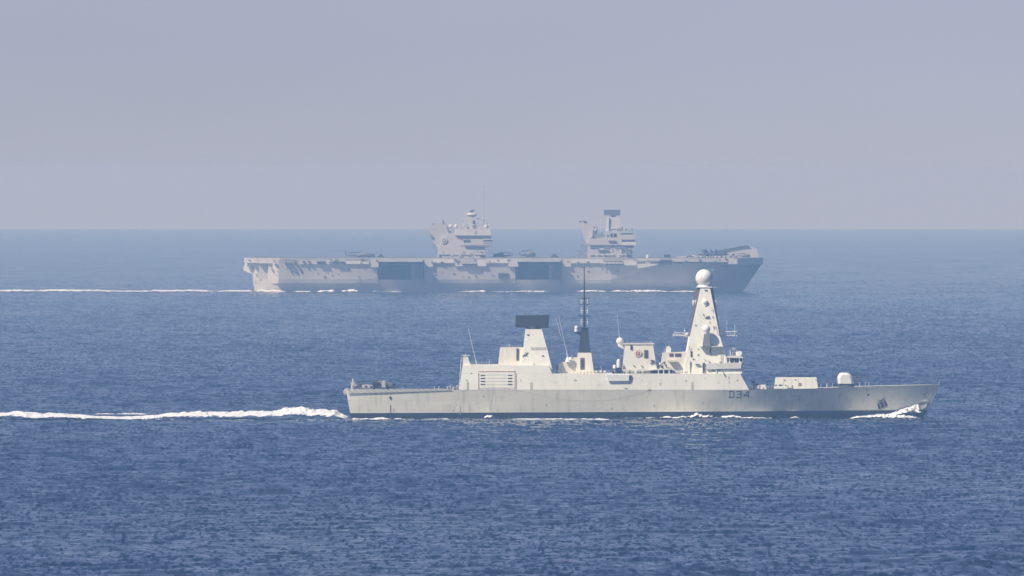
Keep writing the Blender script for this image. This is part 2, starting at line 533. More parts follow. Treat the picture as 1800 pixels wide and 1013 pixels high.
# upper works aft: block, radar tower
mb = MB(D); mb.frus(875.5, 930, 642.4, 879, 925, 612, 6.9, 6.1); blk = mb.build('upper_deckhouse', M['pink'], ship)
mb = MB(D)
mb.prism([(914, 657), (916.5, 640), (920, 612), (923.5, 579.5), (952.5, 579.5), (963, 618), (972.5, 657)],
         lambda x, y: -9.1 + (657 - y) * D.m * .26, lambda x, y: 9.1 - (657 - y) * D.m * .26)
tower = mb.build('radar_tower', M['grey'], ship)
def tower_y(px, py): return -9.1 + (657 - py) * D.m * .26
def blk_y(px, py): return -6.9 + .8 * (642.4 - py) / 30.4
mb = MB(D)
mb.stroke([(908, 613), (908, 634)], .7, blk_y, .2).stroke([(911.5, 613), (911.5, 634)], .7, blk_y, .2)
for k in range(9): mb.stroke([(908, 614 + k * 2.3), (911.5, 614 + k * 2.3)], .7, blk_y, .2)
mb.build('ladder', M['slot'], ship)
mb = MB(D); mb.stroke([(935.5, 613.5), (958, 613.5)], 5.2, tower_y, .03); p_ = mb.build('vent_panel', M['steel'], ship)
p_.data.materials[0] = paint('faded_panel', (0.42, 0.42, 0.36), amount=.5)
mb = MB(D)
mb.stroke([(924, 620), (926.5, 626)], 1.0, tower_y, .2).stroke([(922, 626), (928, 620)], .8, tower_y, .2).stroke([(918, 626.5), (923, 623)], .5, tower_y, .2)
mb.build('bracket_lamp', M['slot'], ship)
mb = MB(D); mb.stroke([(926.5, 588.5), (929.5, 588.5)], 1.0, tower_y, .25); mb.build('light_fitting', M['slot'], ship)
mb = MB(D); mb.stroke([(953, 625.3), (955, 625.3)], 1.0, tower_y, .25); mb.build('light_fitting', M['slot'], ship)
# long range radar
rd = MB(D).tube((939, 579.6, 0), (939, 574, 0), 1.9, 1.7, 20); rd.box(925, 951, 576.4, 579, -1.6, 1.6)
rd = rd.build('radar_pedestal', M['black'], ship)
mb = MB(D)
mb.prism([(906.5, 555), (966, 554.6), (964.2, 577), (905, 574.2)], -1.1, 0.5)
ra = mb.build('radar_antenna', M['dark'], ship, bevel=.12)
mb = MB(D)
for k in range(6): mb.box(908 + k * .05, 963.5, 557.6 + k * 3, 558.0 + k * 3, -1.17, -1.09)
mb.each('antenna_slat', M['slot'], ra)
mb = MB(D); mb.prism([(905.5, 574.4), (964, 575.4), (964, 577.4), (906.5, 575.9)], -1.4, .8); mb.build('antenna_foot', M['black'], ra)

# hangar side boat bay door
mb = MB(D)
sy = sup_y
for pts in ([(840.5, 652.5), (906, 652.5)], [(840.5, 652.5), (840.5, 683)], [(906, 652.5), (906, 683)], [(841, 683.3), (906, 683.3)]):
    mb.stroke(pts, .7, sy, .07)
door = mb.build('boat_bay_door', M['pink'], ship)
mb = MB(D)
for k in range(5): mb.stroke([(845, 656.5 + k * 5.7), (902, 656.5 + k * 5.7)], 4.9, sy, .09)
mb.each('shutter', M['grey'], door)
mb = MB(D)
for k in range(4):
    for x0 in (846.2, 894):
        for j in range(3): mb.stroke([(x0 + j * 2.2, 660 + k * 5.3), (x0 + .9 + j * 2.2, 660 + k * 5.3)], 2.2, sy, .13)
mb.each('vent_slot', M['slot'], door)
mb = MB(D)
for k in range(14): mb.stroke([(843 + k * 4.6, 652.6), (844.3 + k * 4.6, 652.6)], 1.3, sy, .22)
for k in range(7): mb.stroke([(840.6, 656 + k * 4), (840.6, 657.4 + k * 4)], 1.2, sy, .22).stroke([(906, 656 + k * 4), (906, 657.4 + k * 4)], 1.2, sy, .22)
mb.each('door_clip', M['gold'], door)

# whip aerials
def whip(p, q, r=.075, base=True):
    mb = MB(D); mb.tube(p, q, r, r * .55, 6)
    if base: mb.tube(p, (lerp(p[0], q[0], .12), lerp(p[1], q[1], .12), p[2]), r * 2.2, r * 1.6, 8)
    return mb.build('whip_aerial', M['rail'], ship)
whip((838, 642, -7), (822, 573, -7))
whip((998.5, 630, -4), (982, 556, -4)); whip((986, 592, 4), (977.5, 560, 4), .06, False)
whip((1089, 596, -3), (1085.5, 552, -3), .055)

# funnel and mid mast
mb = MB(D)
mb.prism([(980.5, 657), (981.5, 641), (984.5, 637.5), (1000, 637), (1001, 633), (1007, 633), (1008, 629.5), (1015, 629.5), (1015.5, 657)], -3.4, 3.4)
mb.build('funnel_casing', M['pink'], ship)
mb = MB(D); mb.frus(977.5, 982, 657, 980.5, 983, 643, 2.6, 2.4); mb.build('intake_louvre', M['black'], ship)
mb = MB(D); mb.frus(1012.5, 1044.5, 657, 1016, 1039.5, 621, 4.4, 3.2); mb.build('mast_deckhouse', M['pink'], ship)
dh_y = lambda px, py: -4.4 + 1.2 * (657 - py) / 36
mb = MB(D); mb.stroke([(1024, 633.5), (1024, 646.5)], 7.4, dh_y, .1); lv = mb.build('louvre_panel', M['louvre'], ship)
mb = MB(D)
for k in range(3): mb.stroke([(1021.8 + k * .0, 635.5 + k * 4.4), (1026.2, 635.5 + k * 4.4)], 2.4, dh_y, .16)
mb.each('louvre_slot', M['black'], lv)
mb = MB(D); mb.tube((998.6, 637, -4), (998.6, 629, -4), .75, .4, 12).tube((1003.5, 633, -4.2), (1003.5, 628.5, -4.2), .5, .35)
mb.build('aerial_base', M['white'], ship)
mb = MB(D)
for x in list(range(990, 1040, 6)):
    w = rnd.uniform(1, 3); h = rnd.uniform(1.5, 4)
    mb.box(x, x + w, 657 - h, 657, -8.4 + rnd.uniform(0, .5), -7.5)
mb.each('deck_fitting', M['yellow'], ship)
mb = MB(D); mb.frus(1016.5, 1038.5, 621, 1022, 1034, 578, 1.55, .85); mast = mb.build('mid_mast', M['dark'], ship)
mb = MB(D)
mb.tube((1027.5, 579, 0), (1027.5, 556, 0), .36, .34, 12).tube((1027.5, 556, 0), (1027.5, 505, 0), .26, .2, 10).tube((1027.5, 505, 0), (1027.3, 471, 0), .15, .1, 8)
mb.ball((1027.3, 470.5, 0), .18, 8)
mb.build('mast_pole', M['black'], mast)
for (py, hw) in ((525, 9), (535.5, 10.2), (556, 10.2), (577.5, 9.5)):
    MB(D).tube((1027.5 - hw, py, 0), (1027.5 + hw, py, 0), .12, .12).tube((1027.5, py, -1.2), (1027.5, py, 1.2), .10).build('yard', M['black'], mast)
mb = MB(D)
for py in (530, 546.5, 566.5):
    for sx in (-1, 1):
        x = 1027.5 + sx * 5.6
        mb.tube((x, py - 4.5, 0), (x, py + 4.5, 0), .085).tube((x, py - 4.5, 0), (x - sx * 2.2, py - 4.5, 0), .06).tube((x, py + 4.5, 0), (x - sx * 2.2, py + 4.5, 0), .06).tube((x, py, 0), (1027.5, py, 0), .08)
mb.each('dipole_aerial', M['white'], mast)
mb = MB(D); mb.box(1009, 1024, 584.3, 586.8, -1.0, 1.0).prism([(1012, 586.5), (1024, 586.5), (1023, 591)], -.5, .5)
mb.box(1021, 1037.5, 576.8, 578.2, -1.1, 1.1)
mb.build('mast_platform', M['black'], mast)
mb = MB(D); mb.lathe3(D.P(1013.3, 584.4, 0), [(.45, 0), (.5, .5), (.42, .62), (.42, .9), (.5, 1.0), (.42, 1.35), (.1, 1.6)], 12)
mb.build('signal_light', M['white'], mast)

# mid deckhouse with crest and satellite dome
mb = MB(D); mb.frus(1094, 1156, 656.9, 1099, 1148, 606, 6.8, 5.7); mb.build('amidships_deckhouse', M['grey'], ship)
ah_y = lambda px, py: -6.8 + 1.1 * (657 - py) / 51
mb = MB(D); mb.box(1092.5, 1151, 604.8, 606.1, -5.9, 5.9); mb.build('roof_lip', M['pink'], ship)
mb = MB(D); mb.lathe3(D.P(1122, 622, -6.16), [(.95, 0), (.95, -.16), (.80, -.2)], 28, 'y'); cr = mb.build('crest', M['gold'], ship)
mb = MB(D); mb.lathe3(D.P(1122, 622, -6.32), [(.76, 0), (.72, -.06)], 28, 'y'); mb.build('crest_ring', M['white'], cr)
mb = MB(D); mb.lathe3(D.P(1121.5, 621.8, -6.36), [(.56, 0), (.54, -.07)], 24, 'y'); mb.build('crest_field', M['red'], cr)
mb = MB(D); mb.prism([(1121.2, 619.6), (1122.4, 620.4), (1122.6, 622.6), (1121.8, 624), (1120.6, 622.8), (1120.7, 620.6)], -6.5, -6.4)
mb.build('crest_figure', M['white'], cr)
mb = MB(D); mb.stroke([(1136, 619.5), (1136, 626.5)], 7, ah_y, .12); w_ = mb.build('window_panel', M['slot'], ship)
mb = MB(D)
for k in (618.3, 623, 627.5): mb.stroke([(1133.5, k), (1138.5, k)], .8, ah_y, .17)
mb.each('window_bar', M['black'], w_)
mb = MB(D); mb.stroke([(1109.6, 608.6), (1109.6, 613)], 3.0, ah_y, .3); mb.build('wall_vent', M['black'], ship)
mb = MB(D)
for (a, b_, c_) in ((1144, 633.5, 1150), (1146, 637.5, 1151), (1143.5, 638.6, 1146), (1114, 643, 1115.5), (1128, 644, 1130)): mb.stroke([(a, b_), (c_, b_ + 1)], 1.3, ah_y, .3)
mb.each('wall_fitting', M['slot'], ship)
mb = MB(D); mb.prism([(1086, 607.5), (1100, 606.5), (1099, 613.5), (1095, 613.5), (1087, 610)], -3.6, -1.6); mb.build('dome_bracket', M['grey'], ship)
MB(D).ball((1090, 600.5, -2.6), .97, 24, 1.0).tube((1090, 607.6, -2.6), (1090, 605, -2.6), .55, .6, 16).build('satellite_dome', M['white'], ship, smooth=True)
MB(D).tube((1107.3, 606, -4), (1107.3, 600, -4), .08).build('pole_aerial', M['black'], ship)
# close-in gun mount aft of the deckhouse
mb = MB(D)
mb.lathe3(D.P(1087.5, 646.5, -7.4), [(.5, 0), (.5, 1.6), (.42, 1.95), (.22, 2.15), (.02, 2.2)], 18)
ci = mb.build('close_in_gun', M['white'], ship, smooth=True)
MB(D).lathe3(D.P(1080.3, 655, -7.2), [(.4, 0), (.46, .5), (.40, 1.6), (.2, 1.95), (.02, 2.0)], 16).build('gun_radome', M['white'], ci, smooth=True)
mb = MB(D); mb.box(1084.5, 1091, 646.5, 655, -8.2, -7.1).tube((1085, 650, -7.8), (1078, 649, -9.2), .18).box(1075.5, 1094, 655, 657, -8.6, -6.4).box(1076, 1078, 650, 655.5, -7.8, -7.2)
mb.build('gun_cradle', M['black'], ci)
mb = MB(D)
for x in (1097, 1103, 1106, 1112, 1119, 1121, 1125, 1131):
    w = rnd.uniform(1, 2.5); h = rnd.uniform(2, 6); mb.box(x, x + w, 657 - h, 657, -8.3, -7.7)
mb.each('deck_stowage', M['slot'], ship)
mb = MB(D); mb.box(1093, 1142, 649.5, 657, -7.6, -6.9).box(1117.5, 1121, 650, 656.5, -8.2, -7.6); mb.build('bulwark', M['grey'], ship)
mb = MB(D); mb.box(1133, 1145, 652.6, 657, -7.75, -7.55); mb.build('dark_grille', M['louvre'], ship)
# side box (boat davit housing) overhanging the side
mb = MB(D)
mb.prism([(1064.8, 658.5), (1066, 658), (1106, 658.5), (1106, 670), (1069.5, 670.5)], lambda x, y: sup_y(x, 660) - .8, lambda x, y: sup_y(x, 672) + .1)
sb = mb.build('side_container', M['white'], ship, bevel=.1)
mb = MB(D); mb.box(1106.2, 1109.5, 659.5, 669.5, sup_y(1107, 660) - .5, sup_y(1107, 672) + .3); mb.build('container_end', M['slot'], sb)  # dark block at the forward end of the container
mb = MB(D)
for (a, b_) in ((1100.5, 682.5), (1142, 685)): mb.stroke([(a - 2, b_), (a + 2, b_ + .4)], 1.0, lambda x, y: sup_y(x, y) - .02, .1)
mb.build('side_fitting', M['slot'], ship)

# forward deckhouse, boat bay canopy
mb = MB(D); mb.prism([(1158, 657), (1161.5, 640), (1164.5, 621.5), (1207, 619.5), (1207, 657)], lambda x, y: -6.3 + (657 - y) * D.m * .16, lambda x, y: 6.3 - (657 - y) * D.m * .16)
mb.build('forward_deckhouse', M['pink'], ship)
fd_y = lambda px, py: -6.3 + (657 - py) * D.m * .16
mb = MB(D)
for (a, b_) in ((1177, 1184), (1187, 1197.5)):
    mb.stroke([(a + 2.6, 624.6), (b_ - 2.6, 624.6)], 5.6, fd_y, .1)
lv = mb.build('intake_grille', M['louvre'], ship)
mb = MB(D)
for (a, b_) in ((1177, 1184), (1187, 1197.5)):
    for k in range(3): mb.stroke([(a + .6, 622.8 + k * 2), (b_ - .6, 622.8 + k * 2)], .6, fd_y, .15)
mb.each('grille_slot', M['black'], lv)
mb = MB(D); mb.prism([(1173, 633.3), (1189, 633), (1192.5, 636.5), (1177, 636.8)], -7.4, -5.7); mb.build('gun_platform', M['pink'], ship)
mb = MB(D); mb.frus(1170.5, 1180, 620.5, 1171.5, 1180, 611.5, .9, .8, -3).box(1172.5, 1178, 609.6, 611.5, -3.6, -2.4); mb.build('signal_locker', M['white'], ship, bevel=.08)
mb = MB(D); mb.prism([(1140, 651.5), (1150, 649.2), (1179, 648.2), (1180.5, 649.8), (1152, 651)], -9.3, -5.5); mb.build('boat_bay_canopy', M['grey'], ship)
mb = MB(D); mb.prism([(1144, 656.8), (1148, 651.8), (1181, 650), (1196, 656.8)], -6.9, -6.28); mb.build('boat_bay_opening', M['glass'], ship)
for px in (1157.5, 1166.8, 1176.5):
    MB(D).tube((px, 657, -9.15), (px, 649.8, -9.15), .13, .13).build('canopy_post', M['white'], ship)
mb = MB(D)
for (x, y, r) in ((1160.5, 640.5, .35), (1168, 638, .3), (1164, 645, .4), (1171, 643, .28), (1156, 643.5, .3)):
    mb.ball((x, y, -7.0), r, 8).tube((x, y, -7), (x + 2, y + 5, -7), .12)
mb.tube((1156, 645, -7.1), (1170, 636, -7.1), .12)
mb.build('light_gun', M['slot'], ship)
mb = MB(D); mb.ball((1160.5, 640.2, -7.3), .32, 10); mb.build('searchlight', M['white'], ship)
mb = MB(D); mb.stroke([(1213.3, 635), (1213.3, 657)], .5, fd_y, .9); mb.build('pipe', M['steel'], ship)

# main mast: eight sided pyramid
mb = MB(D)
def ring(py, xl, xr, fl, fr, hb, hf):
    """outline at one height; fl..fr is the near face"""
    z = py
    return [D.P(xl, z, -hf), D.P(fl, z, -hb), D.P(fr, z, -hb), D.P(xr, z, -hf), D.P(xr, z, hf), D.P(fr, z, hb), D.P(fl, z, hb), D.P(xl, z, hf)]
levels = [ring(657, 1197, 1284, 1200, 1283, 7.0, 5.2), ring(620, 1206, 1275, 1208, 1274, 5.6, 4.0), ring(592, 1211, 1267.5, 1213, 1266, 4.6, 3.2), ring(506, 1223.5, 1254, 1232, 1248.5, 2.2, 1.0)]
vs = [v for L in levels for v in L]
fs = []
for k in range(3):
    for i in range(8):
        fs.append((k * 8 + i, k * 8 + (i + 1) % 8, (k + 1) * 8 + (i + 1) % 8, (k + 1) * 8 + i))
fs += [tuple(range(8)), tuple(range(24, 32))]
mb.add(vs, fs)
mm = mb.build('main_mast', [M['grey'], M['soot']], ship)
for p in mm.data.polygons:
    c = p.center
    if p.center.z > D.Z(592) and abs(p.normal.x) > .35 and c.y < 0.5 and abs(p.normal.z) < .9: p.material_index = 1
def mm_y(px, py):
    return -interp(py, [(506, 2.2), (592, 4.6), (620, 5.6), (657, 7.0)])
mb = MB(D); mb.prism([(1224.5, 506.2), (1253.5, 506.2), (1252, 504.8), (1225.5, 504.8)], -2.4, 2.4); mb.build('mast_cap', M['white'], mm)
mb = MB(D); mb.lathe3(D.P(1238.5, 505, 0), [(1.75, 0), (1.6, .4), (1.55, .5)], 28).ball((1238.5, 489.5, 0), 2.2, 36, 1.02)
mb.build('main_radar_dome', M['white'], ship, smooth=True)
mb = MB(D)
for (p, q) in (((1226, 477, -.5), (1219.5, 472.5, -.8)), ((1250.5, 477, -.5), (1258, 473, -.8)), ((1247, 475, .3), (1250, 471.5, .5)), ((1226, 508, -1.5), (1217, 505.5, -2)), ((1251, 508, -1.5), (1261.5, 504.8, -2))):
    mb.tube(p, q, .06, .03, 6)
mb.each('lightning_rod', M['rail'], mm)
mb = MB(D)
mb.box(1217.5, 1221.5, 528.5, 537.5, -1.8, -.8).box(1222, 1225.6, 528, 538, -2.2, -1.2); mb.build('sensor_box', M['white'], mm)
mb = MB(D); mb.box(1255, 1259.5, 528.5, 537.5, -2.0, -1.0); mb.build('sensor_box', M['white'], mm)
mb = MB(D); mb.lathe3(D.P(1240.3, 531, mm_y(1240, 531)), [(.62, .1), (.62, -.5), (.3, -.7)], 16, 'y').box(1238.5, 1242, 534, 538.5, mm_y(0, 536) - .25, mm_y(0, 536) + .1)
mb.build('sensor_box', M['white'], mm)
mb = MB(D)
for (a, b_, c_, d_, w) in ((1240, 510.5, 1243, 510.8, 1.5), (1237, 553, 1238, 555, 1.4), (1240, 559.5, 1248, 559.8, 1.2), (1242, 558, 1247, 556.5, .9), (1253, 557, 1254, 559, 1.3),
                           (1222.5, 571.8, 1224, 572, 1.0), (1255, 574, 1256, 578, 1.2), (1258.5, 575, 1260, 577.5, 1.1), (1248, 566, 1249, 568, .9), (1227, 613.8, 1228.5, 614, .9),
                           (1242.5, 613.5, 1244, 614.5, 1.2), (1218, 631.5, 1220.5, 631.8, 1), (1239, 632.5, 1241, 634.5, 1), (1246, 636, 1249, 638, 1.2), (1265.5, 636.5, 1268, 636.8, 1)):
    mb.stroke([(a, b_), (c_, d_)], w, mm_y, .22)
mb.each('mast_fitting', M['slot'], mm)
mb = MB(D); mb.stroke([(1215.6, 619.5), (1215.6, 626.5)], 3.0, mm_y, .15); mb.build('wall_vent', M['black'], mm)
mb = MB(D); mb.stroke([(1249.3, 613.5), (1249.3, 616.5), (1248.8, 619)], 2.4, mm_y, .18).stroke([(1249.6, 619), (1250.8, 624)], .8, mm_y, .12); mb.build('rust_stained_vent', M['louvre'], mm)
mb = MB(D); mb.stroke([(1269.5, 624), (1269.5, 636)], 4.2, mm_y, .08); mb.build('side_door', M['net'], mm)
mb = MB(D)
mb.stroke([(1235.6, 638), (1235.6, 656)], .5, mm_y, .5).stroke([(1238.6, 638), (1238.6, 656)], .5, mm_y, .5)
for k in range(9): mb.stroke([(1235.6, 639 + k * 2), (1238.6, 639 + k * 2)], .5, mm_y, .5)
mb.build('ladder', M['slot'], mm)
# recess with second dome on its pedestal
mb = MB(D); mb.prism([(1231, 610.2), (1272, 610.2), (1271, 608.8), (1231.5, 608.8)], -6.9, -4.8); mb.build('dome_shelf', M['grey'], mm)
mb = MB(D); mb.frus(1235, 1249, 609, 1238, 1246.5, 587.5, 1.0, .8, -6.2); pd = mb.build('dome_pedestal', M['steel'], mm)
MB(D).ball((1241.6, 579, -6.2), 1.06, 24, 1.05).tube((1241.6, 588, -6.2), (1241.6, 583, -6.2), .75, .9, 18).build('satellite_dome', M['white'], mm, smooth=True)
for (x0, x1, py, dy) in ((1222, 1230, 640, -6.2), (1252, 1262, 643, -6.4)):
    MB(D).box(x0, x1, py, py + .7, dy - .9, dy + .5).build('mast_step', M['steel'], mm)
    MB(D).tube((x0 + .4, py, dy - .85), (x0 + .4, py - 4.5, dy - .85), .04, .04, 4).tube((x1 - .4, py, dy - .85), (x1 - .4, py - 4.5, dy - .85), .04, .04, 4).tube((x0 + .4, py - 4.4, dy - .85), (x1 - .4, py - 4.4, dy - .85), .03, .03, 4).build('step_rail', M['rail'], mm)
for (x, py, h) in ((1252, 548, 6), (1262, 588, 6), (1266, 617, 7), (1212, 616, 6)):
    MB(D).tube((x, py, mm_y(x, py) - .3), (x, py - h, mm_y(x, py) - .3), .07, .05, 6).ball((x, py - h, mm_y(x, py) - .3), .14, 8).build('mast_aerial', M['steel'], mm)
for (x, py) in ((1226, 622), (1263, 646)):
    MB(D).box(x, x + 2.2, py, py + 2.6, mm_y(x, py) - .35, mm_y(x, py) + .3).build('equipment_box', M['pink'], mm)
# outriggers
mb = MB(D)
mb.tube((1212, 591.3, -2), (1184, 589.6, -2), .20, .14).tube((1212, 587, -2), (1187, 584.8, -2), .08).tube((1187, 582, -2), (1187, 588, -2), .07).tube((1184, 586.5, -2), (1184, 592.5, -2), .1)
for k in range(8): mb.tube((1188 + k * 3.1, 585 + k * .25, -2), (1190 + k * 3.1, 590, -2), .05)
mb.tube((1204, 585, -2), (1204, 577, -2), .06).tube((1206, 594, -2), (1206, 587, -2), .07).ball((1204, 582.5, -2), .25, 8)
mb.ball((1208.5, 588.5, -2), .6, 10, .8)
mb.build('yard_arm', M['rail'], mm)
mb = MB(D)
mb.tube((1268, 584.8, -2), (1295, 583.4, -2), .19, .14).tube((1268, 590.5, -2), (1293, 591.3, -2), .12).tube((1292.5, 572, -2), (1292.5, 592, -2), .08).tube((1278.5, 584, -2), (1278.5, 563, -2), .045)
for k in range(8): mb.tube((1270 + k * 3, 585, -2), (1271.5 + k * 3, 591, -2), .05)
mb.tube((1295, 591, -2), (1297, 591.5, -2), .15).tube((1293, 583.3, -2), (1297.5, 582.8, -2), .07).tube((1272, 584, -2), (1272, 579, -2), .05)
mb.build('yard_arm', M['rail'], mm)

# bridge
mb = MB(D)
mb.prism([(1274, 648), (1276.5, 638), (1304, 638), (1302, 648)], -8.6, 8.6)
br = mb.build('bridge', M['grey'], ship)
mb = MB(D); mb.prism([(1276, 638.1), (1277.3, 627.3), (1305, 628.5), (1306.5, 638.1)], -7.0, 7.0); mb.each('bridge_window', M['glass'], br)
mb = MB(D); mb.prism([(1275.5, 628.2), (1280, 626), (1302, 626), (1306.5, 629), (1306.5, 629.8), (1276, 629.2)], -7.6, 7.6); mb.build('bridge_roof', M['grey'], br)
mb = MB(D)
for (a, b_) in ((1276.8, 1278.4), (1281.2, 1283.6), (1298.8, 1300.8), (1304, 1305.2)): mb.box(a, b_, 628.8, 638.1, -7.12, -6.9)
mb.prism([(1300, 638), (1301, 634.5), (1303, 638)], -7.1, -6.8).box(1290.8, 1291.5, 634, 638, -7.1, -6.9)
mb.each('window_frame', M['white'], br)
mb = MB(D)
mb.prism([(1240.5, 649.5), (1242, 639), (1259, 638.6), (1259, 649.2)], -9.6, -9.35); mb.build('wing_screen', M['white'], br)
mb = MB(D)
mb.prism([(1259, 649.2), (1259, 638.8), (1303, 638.4), (1302.2, 648), (1283, 648.2)], -9.6, -9.35)
mb.box(1241, 1302, 648.0, 649.0, -9.36, -6.0)
mb.build('bridge_wing', M['grey'], br)
mb = MB(D); mb.tube((1259.3, 657, -9.4), (1259.3, 649, -9.4), .13).box(1300, 1310, 648.6, 650.2, -8.9, -8.3).prism([(1307, 650), (1311, 650), (1309, 653.5)], -8.8, -8.5); mb.build('wing_strut', M['rail'], br)
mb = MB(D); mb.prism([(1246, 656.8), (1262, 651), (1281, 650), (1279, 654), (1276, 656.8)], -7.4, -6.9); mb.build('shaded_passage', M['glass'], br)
mb = MB(D)
mb.ball((1292, 616, -2), .75, 16, .9).tube((1292, 626, -2), (1292, 619, -2), .35).box(1289.5, 1297, 618.8, 621, -2.6, -1.4)
sd = mb.build('tracking_radar', M['steel'], ship, smooth=True)
mb = MB(D); mb.prism([(1294, 619.5), (1303, 618), (1305.5, 620), (1306, 624), (1303, 626.2), (1294, 626.2)], -3.2, -1.6); mb.build('navigation_radar', M['white'], ship, bevel=.15)
mb = MB(D); mb.tube((1284.2, 627, -5), (1284.2, 616, -5), .16, .1).tube((1288.7, 626, -5), (1288.7, 611, 2), .05); mb.build('roof_aerial', M['rail'], ship)
mb = MB(D)
mb.stroke([(1271.6, 655), (1274.3, 660.5)], 1.6, sup_y, .25).stroke([(1281, 662), (1281, 666)], .5, sup_y, .1)
mb.stroke([(1281.3, 671.5), (1281.6, 673)], 1.1, sup_y, .1)
mb.build('side_fitting', M['slot'], ship)

# foredeck
mb = MB(D)
mb.box(1321.5, 1328, 670.8, 674, -5, -3.6).tube((1325, 674, -4.3), (1325, 684, -4.3), .12).box(1326, 1334, 676, 684.6, -4, -2)
mb.tube((1322, 672, -4.4), (1332, 676, -4.4), .12)
mb.build('foredeck_gun', M['dark'], ship)
mb = MB(D); mb.frus(1329, 1335, 684.8, 1330.5, 1335, 677.5, 1.0, .8, -5.6).frus(1336.5, 1348, 684.8, 1337.5, 1346, 676.8, 1.2, .9, -5.6); mb.each('foredeck_locker', M['pink'], ship)
mb = MB(D)
for (x, h) in ((1318, 3), (1335, 3), (1341, 3.5), (1348.5, 5), (1351, 4), (1353.5, 6.5), (1356, 5.5), (1358.5, 6)): mb.box(x, x + 1.4, 684.9 - h, 684.9, -6.9, -6.4)
mb.box(1330, 1358, 683.6, 684.9, -6.7, -6.2)
mb.each('deck_clutter', M['slot'], ship)
mb = MB(D)
mb.frus(1362.5, 1438.5, 684, 1364.8, 1436.2, 664.8, 5.0, 4.5)
vls = mb.build('missile_silo_block', M['grey'], ship)
v_y = lambda px, py: -5.0 + .5 * (684 - py) / 19.2
mb = MB(D); mb.lathe3(D.P(1407, 676.8, v_y(0, 676.8) + .02), [(.42, 0), (.42, -.1)], 20, 'y'); mb.build('round_badge', M['louvre'], vls)
mb = MB(D); mb.lathe3(D.P(1407, 676.8, v_y(0, 676.8) - .09), [(.22, 0), (.22, -.05)], 16, 'y'); mb.build('badge_centre', M['gold'], vls)
mb = MB(D)
for (a, b_, c_, d_, w) in ((1379, 668.5, 1380, 668.8, 1.3), (1398.5, 668, 1399.5, 668.3, 1.3), (1370, 677.5, 1372, 677.5, 1.5), (1373.5, 677.3, 1375, 677.3, 1.5), (1381.5, 677.6, 1382, 677.6, 1.2),
                           (1385.3, 678.5, 1385.3, 682.5, .9), (1385.3, 682.5, 1393.5, 682.5, .5), (1393.5, 678.5, 1393.5, 682.5, .9), (1362, 678, 1366, 677.5, 1), (1434, 668, 1435.5, 668.5, 1)):
    mb.stroke([(a, b_), (c_, d_)], w, v_y, .12)
mb.each('block_fitting', M['slot'], vls)
mb = MB(D)
for x in (1378, 1391, 1404, 1417, 1428): mb.stroke([(x, 666.5), (x, 682)], .35, v_y, .06)
mb.each('panel_seam', M['net'], vls)
# main gun
mb = MB(D)
prof = [(1474.3, 676), (1473.3, 664.5), (1477, 657.2), (1480, 656.2), (1491, 656.4), (1496.5, 659.5), (1500.5, 666), (1502.5, 676)]
inner = [(lerp(x, 1488, .28), lerp(y, 676, .16)) for x, y in prof]
n = len(prof)
vs = [D.P(x, y, -1.9) for x, y in inner] + [D.P(x, y, -1.2) for x, y in prof] + [D.P(x, y, 1.2) for x, y in prof] + [D.P(x, y, 1.9) for x, y in inner]
fs = [tuple(range(n)), tuple(range(4 * n - 1, 3 * n - 1, -1))]
for k in range(3): fs += [(k * n + i, (k + 1) * n + i, (k + 1) * n + (i + 1) % n, k * n + (i + 1) % n) for i in range(n)]
mb.add(vs, fs)
gun = mb.build('main_gun', M['white'], ship, bevel=.12)
MB(D).tube((1499, 665.5, 0), (1512, 664.4, 0), .2, .16, 12).tube((1512, 664.4, 0), (1531, 662.8, 0), .12, .1, 10).build('gun_barrel', M['dark'], gun)
MB(D).lathe3(D.P(1488.5, 681.8, 0), [(2.0, 0), (2.0, .35), (1.7, .5), (1.7, .9)], 28).build('gun_ring', M['slot'], gun)
for px in (1443.5, 1454, 1463.5, 1511.8, 1521.7, 1528):
    big = px == 1454
    MB(D).tube((px, deck_py(px) + .2, -beam_at(px, 1) + .4), (px, deck_py(px) - 8, -beam_at(px, 1) + .4), .16 if big else .07, .14 if big else .06).build('rail_post', M['rail'], ship)
mb = MB(D)
for a, b_ in ((1440, 1520), (1512, 1530)):
    pts = [(x, deck_py(x) - 7.6, -beam_at(x, 1) + .4) for x in range(a, b_ + 1, 8)]
    mb.path(pts, .018, 4)
mb.build('rail_wire', M['rail'], ship)
MB(D).tube((1651.5, 677.2, 0), (1653.5, 671, 0), .05).build('jackstaff', M['rail'], ship)
# hull fittings
def disc(px, py, r, mat, name, par=hull, t=.07):
    y = hull_y(px, py)
    return MB(D).lathe3(D.P(px, py, y + .08), [(r, 0), (r, -t - .08)], 18, 'y').build(name, mat, par)
f_ = disc(686.3, 699.3, .38, M['steel'], 'fairlead'); disc(686.3, 699.2, .26, M['black'], 'fairlead_mouth', f_, .12)
f_ = disc(1527, 694.5, .32, M['steel'], 'fairlead'); disc(1526.8, 694.9, .2, M['black'], 'fairlead_mouth', f_, .12)
f_ = disc(1626.5, 694, .26, M['steel'], 'fairlead'); disc(1626.4, 694.1, .15, M['black'], 'fairlead_mouth', f_, .12)
for (x, y) in ((692, 721), (808, 723.5), (797, 722.5), (780, 726), (1345, 711), (1331, 715)):
    pass
mb = MB(D); mb.stroke([(686, 712), (686, 734)], .45, hull_y, .12); mb.build('draught_scale', M['slot'], hull)
mb = MB(D); mb.stroke([(809, 714), (809, 729)], .9, hull_y, .06).stroke([(808.6, 723), (808.8, 728)], 1.6, hull_y, .05); mb.build('draught_scale', M['yellow'], hull)
mb = MB(D); mb.stroke([(692, 720.5), (692, 723.5)], .7, hull_y, .05).stroke([(797, 722.3), (798, 722.5)], 1, hull_y, .05)
mb.stroke([(615, 689.8), (633, 690)], 1.0, lambda x, y: hull_y(x, y) - .02, .06)
